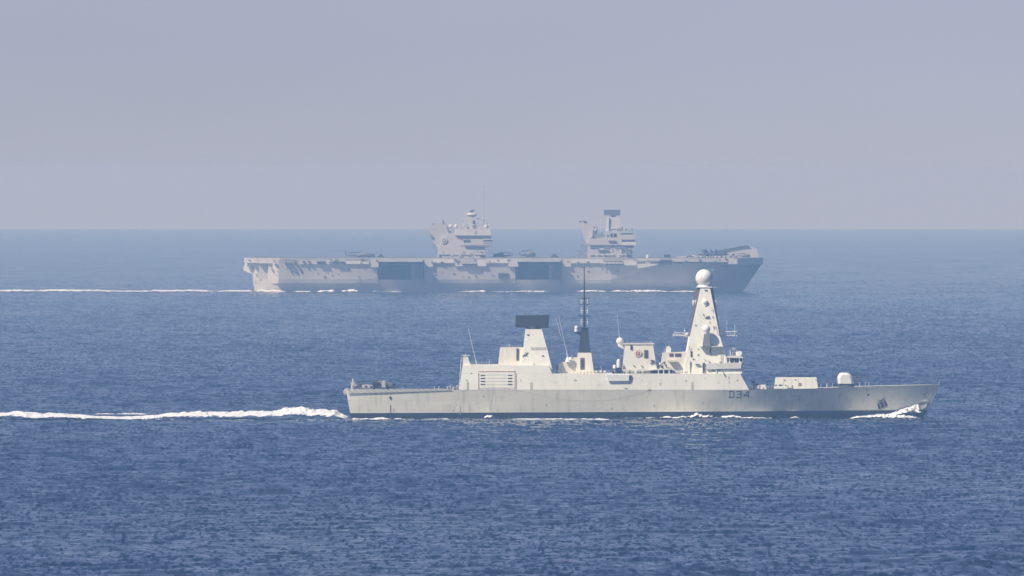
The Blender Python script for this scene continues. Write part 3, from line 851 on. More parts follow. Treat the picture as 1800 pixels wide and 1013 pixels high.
mb.each('hull_mark', M['louvre'], hull)
# degaussing cable sagging along the side
pts = [(908, 686.5), (925, 689), (945, 694), (965, 698.5), (985, 702), (1010, 704.6), (1040, 705.2), (1065, 704.2), (1090, 700.6), (1115, 694.5), (1142, 686.2)]
mb = MB(D); mb.stroke(pts, .4, hull_y, .03); cab = mb.build('sagging_cable', M['cable'], hull)
# stern nets
mb = MB(D); ms = MB(D)
N_ = 18
for k in range(N_):
    a = 612 + k * (795 - 612) / N_; b_ = 612 + (k + 1) * (795 - 612) / N_
    da, db = 6.3 * (1 - (a - 612) / 230), 6.3 * (1 - (b_ - 612) / 230)
    ya = lambda x, y: -beam_at(x, 1) + .0 - (y - 685.6) * .012
    P_ = [(a, 685.6), (b_, 685.6), (b_, 685.6 + db), (a, 685.6 + da)]
    mb.prism(P_, lambda x, y: ya(x, y) + .02, lambda x, y: ya(x, y) + .05)
    ms.stroke([(a + .3, 686), (b_ - .3, 685.6 + db)], .55, lambda x, y: ya(x, y) + .0, .04)
    ms.stroke([(a, 685.6 + da), (b_, 685.6 + db)], .5, lambda x, y: ya(x, y) + .0, .04)
net = mb.build('deck_edge_net', M['net'], ship)
ms.build('net_strut', M['netdark'], net)
mb = MB(D)
mb.prism([(602.5, 690), (604.5, 685.5), (612, 684.8), (612, 686.2), (609, 692), (606, 694.5)], -8.3, -7.7)
mb.prism([(602.5, 690), (604.5, 685.5), (612, 684.8), (612, 686.2), (606, 690)], -7.7, 8.3)
mb.build('stern_net', M['helilight'], ship)
# pennant number D34
mb = MB(D)
hy = hull_y
mb.stroke([(1282.2, 688), (1288.2, 688), (1290, 690), (1290, 696.8), (1288.2, 698.9), (1282.2, 698.9)], 1.35, hy, .03).stroke([(1282.9, 688), (1282.9, 698.9)], 1.35, hy, .03)
mb.stroke([(1295.2, 688.2), (1302, 688.2), (1302.4, 690), (1302.4, 696.5), (1301.5, 698.9), (1294.8, 698.9)], 1.35, hy, .03).stroke([(1297, 693.2), (1302, 693.2)], 1.35, hy, .03)
mb.stroke([(1315.2, 699), (1315.2, 688), (1307.4, 695.8), (1316.6, 695.8)], 1.35, hy, .03)
mb.build('pennant_number', M['black'], hull)
# anchor in its recess
mb = MB(D)
ay = lambda x, y: hull_y(x, y)
mb.prism([(1543, 711), (1550, 704.5), (1556, 703.5), (1560, 709), (1562, 716), (1556, 718), (1549, 723), (1546, 721)], lambda x, y: ay(x, y) - .07, lambda x, y: ay(x, y) + .3)
an = mb.build('anchor_recess', M['dark'], hull)
mb = MB(D)
mb.stroke([(1547, 721.5), (1561, 716)], 2.6, ay, .6).stroke([(1546.5, 708), (1550.5, 719)], 1.9, ay, .45).stroke([(1553.5, 706), (1557, 716)], 1.9, ay, .45)
mb.stroke([(1544.5, 711.5), (1546, 708.5), (1557, 703.5)], 1.1, ay, .4)
mb.build('anchor', M['net'], hull)
mb = MB(D)
mb.stroke([(1618, 708.5), (1632, 707)], 2.2, lambda x, y: hull_y(min(x, 1628), y), .5).frus(1627, 1634, 712, 1629, 1634, 705, .55, .5)
mb.prism([(1619, 710), (1632, 708), (1630, 716), (1621, 722)], -1.1, .6)
mb.build('bow_anchor', M['net'], hull)

def guard_rail(x0, x1, py, yf, h=6.0, step=4.5):
    mb = MB(D)
    k = int((x1 - x0) / step)
    for i in range(k + 1):
        x = lerp(x0, x1, i / k)
        mb.tube((x, py, yf(x, py)), (x, py - h, yf(x, py)), .035, .03, 4)
    for q in (.5, 1.0):
        for i in range(k):
            a, b_ = lerp(x0, x1, i / k), lerp(x0, x1, (i + 1) / k)
            mb.tube((a, py - h * q, yf(a, py)), (b_, py - h * q, yf(b_, py)), .022, .022, 4)
    return mb.build('guard_rail', M['rail'], ship)
guard_rail(828, 873, 642.5, lambda x, y: -8.5)
guard_rail(881, 916, 612, lambda x, y: -6.0, 5)
guard_rail(975, 1012, 657, lambda x, y: sup_y(x, 657) + .25)
guard_rail(1045, 1076, 657, lambda x, y: sup_y(x, 657) + .25)
guard_rail(1100, 1142, 657, lambda x, y: sup_y(x, 657) + .25, 5)
guard_rail(1182, 1238, 657, lambda x, y: sup_y(x, 657) + .25, 5)
guard_rail(1101, 1147, 605, lambda x, y: -5.6, 4)
guard_rail(1318, 1360, 685, lambda x, y: -beam_at(x, 1) + .4, 6)
rnd = random.Random(12)
def raft(px, py, y):
    o = MB(D).tube((px - 2.6, py, y), (px + 2.6, py, y), .32, .32, 12).build('life_raft', M['white'], ship, smooth=True)
    MB(D).box(px - 2, px - 1.6, py - 2.4, py + 2.6, y - .35, y + .35).box(px + 1.6, px + 2, py - 2.4, py + 2.6, y - .35, y + .35).build('raft_cradle', M['steel'], o)
for px in (1048, 1055.5, 1063, 1190, 1197.5, 1206): raft(px, 654, -8.9)
for (px, py) in ((820, 668), (868 - 40, 656), (915, 668), (938, 640), (975, 672), (1010, 668), (1052, 676), (1128, 668), (1160, 674), (1205, 668), (1238, 664), (1262, 672), (1295, 668)):
    MB(D).stroke([(px, py), (px + rnd.uniform(.5, 2.0), py + rnd.uniform(0, 1.5))], rnd.uniform(.8, 1.5), (sup_y if py > 642 else tower_y), .12).build('side_fitting', M['steel'], ship)
for px in (822, 934, 1217):
    MB(D).stroke([(px, 674), (px, 682.4)], 4.2, sup_y, .05).build('watertight_door', M['net'], ship)
for (px, py, h) in ((860, 642.5, 10), (895, 612, 9), (1057, 657, 14), (1145, 606, 9), (1168, 621, 8), (1296, 626, 12)):
    MB(D).tube((px, py, -3), (px, py - h, -3), .06, .03, 5).build('pole_aerial', M['rail'], ship)
for (px, py, L_) in ((652, 694, 14), (735, 706, 10), (905, 708, 12), (1020, 714, 9), (1130, 700, 16), (1345, 698, 18), (1440, 703, 14), (1476, 692, 20)):
    MB(D).stroke([(px, py), (px + .3, py + L_)], .5, hull_y, .012).build('rust_run', M['runoff'], hull)
for (px, py) in ((850, 697), (960, 712), (1075, 718), (1150, 713), (1235, 708), (1372, 700), (1420, 712)):
    MB(D).lathe3(D.P(px, py, hull_y(px, py) + .05), [(.16, 0), (.16, -.12)], 10, 'y').build('outlet', M['steel'], hull)

# ------------------------------------------------------------------ helicopter builder
def heli(name, label, fr, x0, x1, py_deck, y, h_px, mats, loc_parent_loc, nose_right=True, tail_up=True, group=None):
    """folded helicopter; x0..x1 photo pixels, h_px height; built round its own base point"""
    L = (x1 - x0) * fr.m; H = h_px * fr.m
    base = (loc_parent_loc[0] + fr.X((x0 + x1) / 2), loc_parent_loc[1] + y, loc_parent_loc[2] + fr.Z(py_deck))
    root = empty(name, base, 0 if nose_right else math.pi)
    tag(root, label, 'helicopter', group)
    O = Frame(0, 0, 1.0)
    body, tail = mats
    s = lambda a: a * L
    mb = MB(O)
    rings = [(-.10, .30, .20), (0.0, .42, .34), (.15, .46, .40), (.30, .46, .40), (.40, .40, .32), (.47, .28, .18), (.495, .2, .06)]
    n = 14; vs = []
    for (tx, zc, rr_) in rings:
        for i in range(n):
            a = 2 * math.pi * i / n
            vs.append((s(tx), math.cos(a) * rr_ * H * .85, max(.12 * H, zc * H + math.sin(a) * rr_ * H)))
    fs = [(k * n + i, k * n + (i + 1) % n, (k + 1) * n + (i + 1) % n, (k + 1) * n + i) for k in range(len(rings) - 1) for i in range(n)]
    fs += [tuple(range(n)), tuple(range((len(rings) - 1) * n, len(rings) * n))]
    mb.add(vs, fs)
    fu = mb.build('fuselage', body, root, smooth=True)
    mb = MB(O); mb.tube3((s(-.08), 0, .34 * H), (s(-.43), 0, .42 * H), .17 * H, .09 * H, 10); mb.build('tail_boom', tail, root, smooth=True)
    mb = MB(O)
    th = 1.15 if tail_up else .8
    mb.add([(s(-.40), -.04 * H, .36 * H), (s(-.48), -.04 * H, .40 * H), (s(-.50), -.04 * H, th * H), (s(-.465), -.04 * H, th * H),
            (s(-.40), .04 * H, .36 * H), (s(-.48), .04 * H, .40 * H), (s(-.50), .04 * H, th * H), (s(-.465), .04 * H, th * H)],
           [(0, 1, 2, 3), (4, 7, 6, 5), (0, 4, 5, 1), (1, 5, 6, 2), (2, 6, 7, 3), (3, 7, 4, 0)])
    mb.build('tail_fin', tail, root)
    mb = MB(O); mb.tube3((s(.12), 0, .8 * H), (s(.12), 0, 1.0 * H), .14 * H, .10 * H, 10)
    mb.add([(s(-.05), -.2 * H, .74 * H), (s(.25), -.2 * H, .78 * H), (s(.2), -.16 * H, .93 * H), (s(-.02), -.16 * H, .9 * H),
            (s(-.05), .2 * H, .74 * H), (s(.25), .2 * H, .78 * H), (s(.2), .16 * H, .93 * H), (s(-.02), .16 * H, .9 * H)],
           [(0, 1, 2, 3), (4, 7, 6, 5), (0, 4, 5, 1), (1, 5, 6, 2), (2, 6, 7, 3), (3, 7, 4, 0)])
    mb.build('engine_cowl', M['steel'], root)
    for k, (dy, dz) in enumerate(((-.34, -.10), (-.14, .0), (.14, -.02), (.34, -.1))):
        MB(O).tube3((s(.12), 0, 1.0 * H), (s(-.38), dy * H * 1.6, (.86 + dz) * H), .05 * H, .035 * H, 5).build('rotor_blade', M['black'], root)
    mb = MB(O); mb.ball3((s(.41), 0, .50 * H), .26 * H, 12, .7, s(.05) / (.26 * H) * 1.4); mb.build('cockpit_glass', M['glass'], root)
    for (a, dy) in ((.3, -.3), (.3, .3), (.0, -.34), (.0, .34)):
        MB(O).lathe3((s(a), dy * H * .9, .13 * H), [(.13 * H, -.05 * H), (.13 * H, .05 * H)], 10, 'y').build('wheel', M['black'], root)
    return root

hc = heli('helicopter', 'grey helicopter with folded rotor lashed down on the low stern deck of the nearer ship', D, 618, 697, 685.6, -3.0, 16, (M['heli'], M['helilight']), DLOC)
O0 = Frame(0, 0, 1.0)
for (a, b_, z0, z1, y0, y1, nm, mt_) in ((-3.2, -.9, .35, 1.25, -1.5, -.6, 'side_sponson', 'helilight'), (-.7, 1.6, 1.2, 2.0, -1.35, -.7, 'intake_cover', 'black'), (1.9, 3.0, .5, 2.3, -1.4, -.9, 'nose_cover', 'helilight'), (-4.6, -3.4, .9, 1.7, -.9, -.2, 'blade_clamp', 'louvre')):
    mb = MB(O0); mb.frus(a, b_, -z0, a + .25, b_ - .2, -z1, (y1 - y0) / 2, (y1 - y0) / 2.4, (y0 + y1) / 2); mb.build(nm, M[mt_], hc, bevel=.12)
MB(O0).lathe3((-2.1, -1.5, .8), [(.3, 0), (.3, -.1)], 14, 'y').build('sponson_port', M['black'], hc)
c_ = tag(empty('deck_crane', (DLOC[0] + D.X(620), DLOC[1] - 5, DLOC[2] + D.Z(685.6))), 'small pale crane arm standing at the stern corner behind the nearer helicopter', 'crane')
O1 = Frame(0, 0, 1.0)
MB(O1).tube3((0, 0, 0), (-.2, 0, 1.1), .5, .38, 10).build('crane_base', M['helilight'], c_)
MB(O1).tube3((-.2, 0, 1.0), (.0, 0, 2.9), .16, .07, 8).tube3((-.2, 0, 1.1), (-.55, 0, 2.0), .1, .06, 8).build('crane_arm', M['rail'], c_)

# ------------------------------------------------------------------ aircraft carrier
C = Frame(884, 512, 284.0 / 913.0)
d2 = 7783.5
CLOC = ((884 - 900) * C.m, d2 + 30.0, -d2 * d2 / (2 * R_EARTH))
cv = empty('aircraft_carrier', CLOC)
tag(cv, 'huge hazy grey aircraft carrier with two island towers and a ski ramp bow', 'warship')

CW = [(447, 17), (470, 20), (495, 27.4), (520, 27.8), (1000, 27.8), (1080, 26.8), (1150, 24.8), (1220, 19.5), (1270, 11.5), (1307, .8)]       # waterline half beam
CM = [(443, 18), (470, 20), (491, 30.6), (520, 31), (1050, 31), (1120, 30), (1190, 27), (1250, 21), (1290, 14), (1322, 2.5)]        # at row 490
CT = [(960, 31), (1090, 31), (1130, 31), (1160, 30.8), (1230, 29.5), (1290, 24), (1342, 11)]                                   # at row 462
mb = MB(C)
N = 60
for side in (-1, 1):
    vs = []
    for k in range(N + 1):
        t = k / N
        for (xa, xb, py, tab) in ((449, 1300, 522, CW), (447, 1307, 512, CW), (446, 1311, 506, None), (444, 1317, 498, None), (443, 1322, 490, CM)):
            px = lerp(xa, xb, t)
            if tab is CW: b_ = interp(lerp(447, 1307, t), CW)
            elif tab is CM: b_ = interp(px, CM)
            else:
                w = (512 - py) / 22.0
                b_ = lerp(interp(lerp(447, 1307, t), CW), interp(lerp(443, 1322, t), CM), w)
            vs.append(C.P(px, py, side * b_))
    fs = [(i * 5 + j, (i + 1) * 5 + j, (i + 1) * 5 + j + 1, i * 5 + j + 1) for i in range(N) for j in range(4)]
    mb.add(vs, fs)
n1 = (N + 1) * 5
mb.f += [(j, j + 1, n1 + j + 1, n1 + j) for j in range(4)] + [(i * 5 + 4, (i + 1) * 5 + 4, n1 + (i + 1) * 5 + 4, n1 + i * 5 + 4) for i in range(N)]
mb.f += [(N * 5 + j, n1 + N * 5 + j, n1 + N * 5 + j + 1, N * 5 + j + 1) for j in range(4)]
mb.build('hull', M['chull'], cv, smooth=True)
# flared forward part between row 490 and the deck
mb = MB(C)
rows = 6
for side in (-1, 1):
    vs = []
    for k in range(N + 1):
        t = k / N
        for j in range(rows + 1):
            w = j / rows
            px = lerp(lerp(990, 1322, t), lerp(990, 1342, t), w)
            b_ = lerp(interp(lerp(990, 1322, t), CM), interp(lerp(990, 1342, t), CT), w ** 1.25)
            vs.append(C.P(px, lerp(490.05, 460.5, w), side * b_))
    mb.add(vs, [(i * (rows + 1) + j, (i + 1) * (rows + 1) + j, (i + 1) * (rows + 1) + j + 1, i * (rows + 1) + j + 1) for i in range(N) for j in range(rows)])
n1 = (N + 1) * (rows + 1)
mb.f += [(N * (rows + 1) + j, n1 + N * (rows + 1) + j, n1 + N * (rows + 1) + j + 1, N * (rows + 1) + j + 1) for j in range(rows)]
mb.f += [(j, j + 1, n1 + j + 1, n1 + j) for j in range(rows)]
mb.build('bow_flare', M['chull'], cv, smooth=True)
# hangar body
mb = MB(C)
mb.box(455, 664, 455.2, 490, -19.5, 24).box(664, 745, 455.2, 490, -8, 24).box(745, 906, 455.2, 490, -19.5, 24).box(906, 987, 455.2, 490, -8, 24).box(987, 1240, 455.2, 490, -15, 24)
mb.build('hangar_body', M['chull'], cv)
# side sponsons with an undercut below
def sponson(st, y_top=456.0):
    mb = MB(C)
    vs = []
    for (px, pyo, pyi, yo, yi) in st:
        vs += [C.P(px, y_top, yo - 1.35), C.P(px, pyo, yo + .7), C.P(px, pyi, yi), C.P(px, y_top, yi + 1)]
    n = len(st)
    fs = [(4 * k + j, 4 * (k + 1) + j, 4 * (k + 1) + (j + 1) % 4, 4 * k + (j + 1) % 4) for k in range(n - 1) for j in range(4)]
    fs += [(0, 1, 2, 3), (4 * n - 4, 4 * n - 3, 4 * n - 2, 4 * n - 1)]
    mb.add(vs, fs)
    return mb.build('side_sponson', M['chull'], cv)
sponson([(470, 493.5, 497.5, -19.6, -19.2), (489.5, 489, 496, -32.5, -31), (663.5, 489, 496, -32.5, -31)])
sponson([(745.5, 489.5, 496, -32.5, -31), (905.5, 489.5, 496, -32.5, -31)])
sponson([(987.5, 490, 496.5, -32.5, -31), (1073, 490.5, 496.5, -32.5, -31), (1100, 478.5, 486.5, -32.5, -30.5), (1125, 467.5, 475, -32.5, -30.5), (1150, 461.5, 464, -32.8, -31)])
# stern quarter, facing aft towards the sun
mb = MB(C)
mb.prism([(430, 460), (425.5, 470.5), (428, 475), (443, 481), (444.5, 495), (448, 512.5), (471, 513.5), (471, 460)], lambda x, y: -5 - 15 * (x - 427) / 44, 24)
sq = mb.build('stern_quarter', M['cstern'], cv)
mb = MB(C)
for (a, b_, c_, d_) in ((441, 466, 444, 471), (456, 467, 459, 472), (466, 468.5, 468, 471.5), (449, 480, 453, 486), (449, 494, 455, 500), (433, 464, 436, 467), (455, 503, 460, 507)):
    mb.prism([(a, b_), (c_, b_), (c_, d_), (a, d_)], lambda x, y: -5.25 - 15 * (x - 427) / 44, lambda x, y: -4.9 - 15 * (x - 427) / 44)
mb.each('stern_opening', M['steel'], sq)
mb = MB(C); mb.box(475.5, 477.5, 468, 471.5, -29.3, -20); mb.box(446, 470, 508.5, 510.5, -20.5, -12); mb.build('stern_platform', M['cwhite'], sq)
# flight deck
plan = [(428, -12), (440, -16), (470, -22.5), (492, -33.5), (1290, -34), (1342, -13), (1342, 14), (1300, 30), (1150, 33), (900, 37), (560, 37), (440, 31), (428, 26)]
mb = MB(C)
n = len(plan)
vs = [C.P(x, 451.6, y) for x, y in plan] + [C.P(x, 455.1, y) for x, y in plan]
mb.add(vs, [tuple(range(n)), tuple(range(2 * n - 1, n - 1, -1))] + [(i, (i + 1) % n, n + (i + 1) % n, n + i) for i in range(n)])
mb.build('flight_deck', [M['cedge']], cv)
mb = MB(C)
vs = [C.P(884 + (x - 884) * .995, 451.45, y * .985) for x, y in plan]
mb.add(vs, [tuple(range(n))]); mb.build('deck_coating', M['cdeck'], cv)
# gallery band along the starboard deck edge
rnd = random.Random(5)
def gallery(a, b_, t, bt, y, mat='clight', name='deck_edge_gallery'):
    return MB(C).box(a, b_, t, bt, y, min(-10, y + 5.6)).build(name, M[mat], cv)
for g in ((428, 440, 452.2, 460.5, -14, 'cwhite'), (440.2, 452, 452.2, 460.5, -18, 'cwhite'), (453, 469, 455.3, 461.3, -22.5, 'cwhite'), (469.2, 481, 455.3, 461.3, -27, 'cwhite'), (482, 500, 455.5, 463.5, -33.4, 'clight'), (500.5, 526, 456.5, 466, -33, 'clight'),
          (526.5, 607, 455.4, 462.5, -34.2, 'clight'), (607.5, 649, 456.5, 462.2, -34.35, 'cwhite'), (652, 665.5, 454.8, 467.8, -34.35, 'clight'),
          (747, 761, 454.6, 467.3, -34.35, 'clight'), (761.5, 799, 453.8, 460.6, -34.35, 'cwhite'), (799.5, 838, 455.3, 466, -34.2, 'clight'), (838.5, 855, 455.3, 466, -34.35, 'cwhite'), (855.5, 893, 453.8, 460.7, -34.35, 'cwhite'),
          (893.5, 911, 454.8, 467, -34.35, 'clight'), (990.5, 1003.5, 454.8, 467, -34.35, 'clight'), (1004, 1060, 453.8, 460.8, -34.35, 'cwhite'), (1060.5, 1096, 455.3, 464.5, -34.2, 'clight'),
          (1096.5, 1119, 455.4, 464.6, -34.35, 'cwhite'), (1182, 1295, 453.6, 458.4, -34.35, 'clight'), (1280, 1296, 452.6, 462.4, -36.2, 'clight')):
    gallery(*g)
MB(C).prism([(1296.5, 452), (1342.3, 452), (1342.3, 463.3), (1296.5, 463)], lambda x, y: -34.7 + 22 * (x - 1296.5) / 46, 0).build('bow_band', M['clight'], cv)
MB(C).prism([(1119.5, 463), (1134, 461.5), (1158, 462), (1150, 465), (1121, 470)], -35.5, -29).build('gun_sponson', M['cwhite'], cv)
MB(C).box(1121, 1160, 452, 457, -34, -28).build('boat_recess', M['chull'], cv)
mb = MB(C)
for (a, b_, t, bt) in ((557, 572, 457.6, 459.8), (587, 606, 457.6, 460), (518, 521, 458, 463), (532, 536, 457, 458.5), (541, 545, 457, 458.6), (502, 504, 458.5, 464.5), (508, 509, 458.5, 464.5), (512, 513, 458.5, 464.5)):
    mb.box(a, b_, t, bt, -35.4, -32.4)
mb.each('gallery_opening', M['cdark'], cv)
mb = MB(C)
for k in range(9): mb.box(1062 + k * 3.6, 1064.2 + k * 3.6, 456.5, 458, -35.0, -34.4).box(1062 + k * 3.6, 1064.2 + k * 3.6, 461, 462.6, -35.0, -34.4)
for k in range(6): mb.box(813 + k * 4, 815.6 + k * 4, 458, 459.5, -35.0, -34.4).box(813 + k * 4, 815.6 + k * 4, 462.6, 464, -35.0, -34.4)
mb.each('gallery_window', M['cdark'], cv)
for (a, b_) in ((813, 837), (1061, 1095)):
    mb = MB(C)
    for k in range(5): mb.box(a + k * (b_ - a) / 5 + .3, a + (k + 1) * (b_ - a) / 5 - .8, 459.2, 461.6, -35.6, -34.4)
    mb.each('life_raft_rack', M['cwhite'], cv)
# railing catwalk line and nets
mb = MB(C)
for a, b_ in ((430, 664), (745, 905), (990, 1120), (1182, 1340)):
    x = a
    while x < b_:
        mb.box(x, x + .5, 450.2, 451.8, -33.3 if x < 1290 else -30 + (x - 1290) * .15, -33.0 if x < 1290 else -29.7 + (x - 1290) * .15); x += rnd.uniform(9, 17)
mb.each('edge_post', M['clight'], cv)
rnd = random.Random(41)
for k in range(78):
    x = rnd.uniform(455, 1290)
    if 664 < x < 746 or 905 < x < 988 or 1119 < x < 1182: continue
    w, h, t_ = rnd.uniform(.8, 4.5), rnd.uniform(.7, 2.2), rnd.uniform(452.6, 459.5)
    if x > 1182: t_ = rnd.uniform(452.6, 456)
    MB(C).box(x, x + w, t_, t_ + h, -34.85, -34.2).build('gallery_fitting', M[rnd.choice(['cdark', 'steel', 'steel', 'cwhite'])], cv)
for k in range(30):
    x = rnd.choice([rnd.uniform(495, 660), rnd.uniform(750, 900), rnd.uniform(990, 1070)])
    w, h, t_ = rnd.uniform(1, 5), rnd.uniform(.6, 1.8), rnd.uniform(467, 486)
    ys = -33.6 + 1.6 * (t_ + h / 2 - 456) / 33
    MB(C).box(x, x + w, t_, t_ + h, ys - .12, ys + .5).build('side_fitting', M[rnd.choice(['cdark', 'steel', 'cedge'])], cv)
# aircraft lifts, raised to deck level, and their open bays
for (a, b_) in ((664.5, 745), (906.5, 987)):
    r_ = empty('hangar_bay'); r_.parent = cv
    mb = MB(C); mb.box(a + 1.5, b_ - 1.5, 455.2, 458.2, -38, -8.1); mb.build('lift_platform', M['clight'], r_)
    mb = MB(C); mb.box(a, b_, 458.3, 489.9, -8.2, -8.05); mb.build('bay_interior', M['cdark'], r_)
    mb = MB(C); mb.prism([(b_ - 22, 463), (b_ - 17, 463), (b_ - 17, 489.9), (b_ - 22, 489.9)], -24, -8.2).box(b_ - 17, b_ - 1.2, 463, 489.9, -29, -8.2); mb.build('bay_side_wall', M['chull'], r_)
    mb = MB(C); mb.box(b_ - 1.4, b_, 456, 497, -33.4, -19.5); mb.build('bay_jamb', M['cdark'], r_)
    mb = MB(C); mb.box(a, b_ - 1.5, 458.3, 464.5, -12, -8.2); mb.build('bay_header', M['steel'], r_)
    mb = MB(C)
    for k in range(5): mb.tube((b_ - 16 + k * 2.8, 464, -29.3), (b_ - 16 + k * 2.8, 489, -29.3), .25)
    mb.tube((a + 3, 466, -12), (a + 3, 488, -12), .3)
    mb.each('guide_rail', M['steel'], r_)
mb = MB(C); mb.box(876, 887, 478.3, 488.2, -32.9, -32.4); wn_ = mb.build('side_port', M['cdark'], cv)
mb = MB(C)
for k in (478.8, 483, 487): mb.box(887.5, 894.5, k, k + 1.2, -32.9, -32.4)
mb.box(889, 893, 480.5, 482, -32.9, -32.4)
mb.each('port_slat', M['cdark'], wn_)
mb = MB(C)
for (x, y, w) in ((836.5, 483.5, 2.8), (524.5, 480.5, 2.6), (559.5, 479.5, 2.4), (631, 485.5, 2), (1006.5, 483, 2.4), (1015, 483, 2.4), (842, 475.5, 4), (1037, 477.5, 2.5), (1083, 474.5, 2), (1087, 475, 2.2), (1041, 469, 2.5)):
    mb.lathe3(C.P(x, y, -32.0), [(w * C.m / 2, 0), (w * C.m / 2, -.55)], 12, 'y')
mb.each('hull_port', M['cdark'], cv)
def flare_y(px, py):
    w = (490.05 - py) / 29.5; t = (px - 990) / (lerp(1322, 1342, w) - 990)
    return -lerp(interp(lerp(990, 1322, t), CM), interp(lerp(990, 1342, t), CT), max(0, w) ** 1.25)
mb = MB(C)
for (x, y, w) in ((1273.5, 466.6, 2.6), (1279.5, 466.8, 2.8), (1265, 470, 1.6), (1293, 466.3, 1.6), (1302, 466.5, 2), (1201, 465.5, 2), (1199, 462.7, 1.4), (1278, 471.5, 1.4)):
    mb.lathe3(C.P(x, y, flare_y(x, y) + .4), [(w * C.m / 2, 0), (w * C.m / 2, -.8)], 10, 'y')
mb.each('bow_port', M['cdark'], cv)
mb = MB(C); mb.box(1184, 1201, 461.5, 463.5, -33.5, -31).box(1190, 1196, 460.5, 461.6, -33.2, -31); mb.build('bow_platform', M['clight'], cv)
# ski ramp on the far side of the bow
mb = MB(C)
mb.prism([(1188, 451.6), (1225, 447.2), (1262, 440.5), (1290, 434.6), (1306, 431.6), (1318, 431.2), (1322, 433), (1331, 435.5), (1336, 451.6)], -4, 24)
rp = mb.build('ski_ramp', M['clight'], cv)
mb = MB(C); mb.prism([(1225, 446.7), (1262, 440), (1290, 434.1), (1306, 431.1), (1318, 430.7), (1318, 431.1), (1306, 431.5), (1290, 434.5), (1262, 440.4), (1225, 447.1)], -5, 24.5)
mb.build('ramp_deck', M['cdeck'], rp)
mb = MB(C); mb.tube((1321, 432, -4), (1321, 428.5, -4), .25).tube((1326, 435, -4), (1326, 431, -4), .2); mb.build('ramp_light', M['clight'], rp)
# close-in gun ahead of the forward island
mb = MB(C); mb.lathe3(C.P(1138.5, 454.4, -32.5), [(.85, 0), (.85, 1.8), (.6, 2.5), (.1, 2.75)], 14)
g_ = mb.build('close_in_gun', M['cwhite'], cv, smooth=True)
mb = MB(C); mb.frus(1133.5, 1143.5, 461.5, 1135.5, 1141.5, 454.4, 1.8, 1.1, -32.5); mb.build('gun_mount', M['steel'], g_)
mb = MB(C)
for k in range(8):
    x = 1126 + k * 4; h = rnd.uniform(2, 6)
    mb.box(x, x + rnd.uniform(1, 2.4), 461.5 - h, 461.5, -34, -33)
mb.each('sponson_fitting', M['steel'], cv)
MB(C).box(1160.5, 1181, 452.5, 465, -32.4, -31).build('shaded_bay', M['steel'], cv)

# ---- islands
def island_body(name, poly, y0, y1, mat='clight', par=cv):
    return MB(C).prism(poly, y0, y1).build(name, M[mat], par)
ia = empty('aft_island'); ia.parent = cv
island_body('tower_base', [(768, 451.5), (770, 436), (777, 425), (790, 408), (806, 408), (812, 412), (853, 412), (853, 451.5)], -31.5, -19, 'clight', ia)
island_body('funnel_horn', [(757, 416.5), (755.8, 405), (759.5, 393), (768, 391.5), (783, 393), (789, 400), (790, 409), (774, 434), (769, 434)], -31.0, -20, 'clight', ia)
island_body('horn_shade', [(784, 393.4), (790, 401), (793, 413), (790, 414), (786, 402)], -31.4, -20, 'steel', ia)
mb = MB(C); mb.box(759.5, 763, 391.3, 395, -29.5, -26).box(765.5, 769.5, 391.5, 395, -29.5, -26).box(771, 781, 391.6, 393, -29.5, -24); mb.each('exhaust_pipe', M['cdark'], ia)
mb = MB(C); mb.prism([(755.8, 408), (755.8, 414), (760, 418), (762, 414)], -31.6, -26); mb.build('horn_hood', M['steel'], ia)
MB(C).lathe3(C.P(780.3, 420.2, -31.45), [(1.95, 0), (1.95, -.5), (1.2, -.6)], 20, 'y').build('crest_ring', M['cwhite'], ia)
MB(C).lathe3(C.P(780.3, 420.2, -31.95), [(1.15, 0), (1.1, -.2)], 16, 'y').build('crest_field', M['steel'], ia)
MB(C).lathe3(C.P(780.8, 420.6, -32.15), [(.5, 0), (.45, -.15)], 12, 'y').build('crest_figure', M['cwhite'], ia)
for x in (792.2, 801.5): MB(C).ball((x, 396.3, -28), 1.1, 16, 1.15).tube((x, 408, -28), (x, 399, -28), .45).build('satellite_dome', M['cwhite'], ia, smooth=True)
island_body('upper_bridge', [(800.5, 411.8), (801, 401), (861, 401), (862.5, 405), (864, 411.8)], -32.6, -18, 'cwhite', ia)
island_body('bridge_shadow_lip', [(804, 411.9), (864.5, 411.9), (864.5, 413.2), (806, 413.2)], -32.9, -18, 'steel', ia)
island_body('lower_bridge', [(812, 413.3), (862, 413.3), (866, 419), (866, 425), (862, 428.5), (814, 428.5)], -32.0, -18.5, 'clight', ia)
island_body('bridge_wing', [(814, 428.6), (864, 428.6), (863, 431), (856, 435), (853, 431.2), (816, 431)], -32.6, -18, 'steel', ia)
mb = MB(C)
for k in range(4): mb.box(815 + k * 3.1, 817.3 + k * 3.1, 419.6, 424, -32.2, -31.9)
for k in range(5): mb.box(849.5 + k * 3.3, 852 + k * 3.3, 420.2, 422.8, -32.2, -31.9)
mb.each('bridge_window', M['cdark'], ia)
mb = MB(C); mb.box(849, 866, 418.4, 419.8, -32.35, -31.9).box(849, 866, 423.2, 424.6, -32.35, -31.9); mb.each('window_sill', M['cwhite'], ia)
mb = MB(C); mb.box(844.5, 852.5, 446, 451.4, -32, -31.4).box(808, 815, 449.5, 452, -31.7, -31.4).box(810.5, 812, 429, 431.5, -31.7, -31.4); mb.each('tower_door', M['cdark'], ia)
mb = MB(C)
for k in range(12):
    x = rnd.uniform(772, 850); y = rnd.uniform(444, 450); mb.box(x, x + rnd.uniform(1, 2.5), y, y + rnd.uniform(1, 2), -31.7, -31.4)
mb.box(771, 773, 445, 451, -32.4, -31.4)
mb.each('tower_fitting', M['steel'], ia)
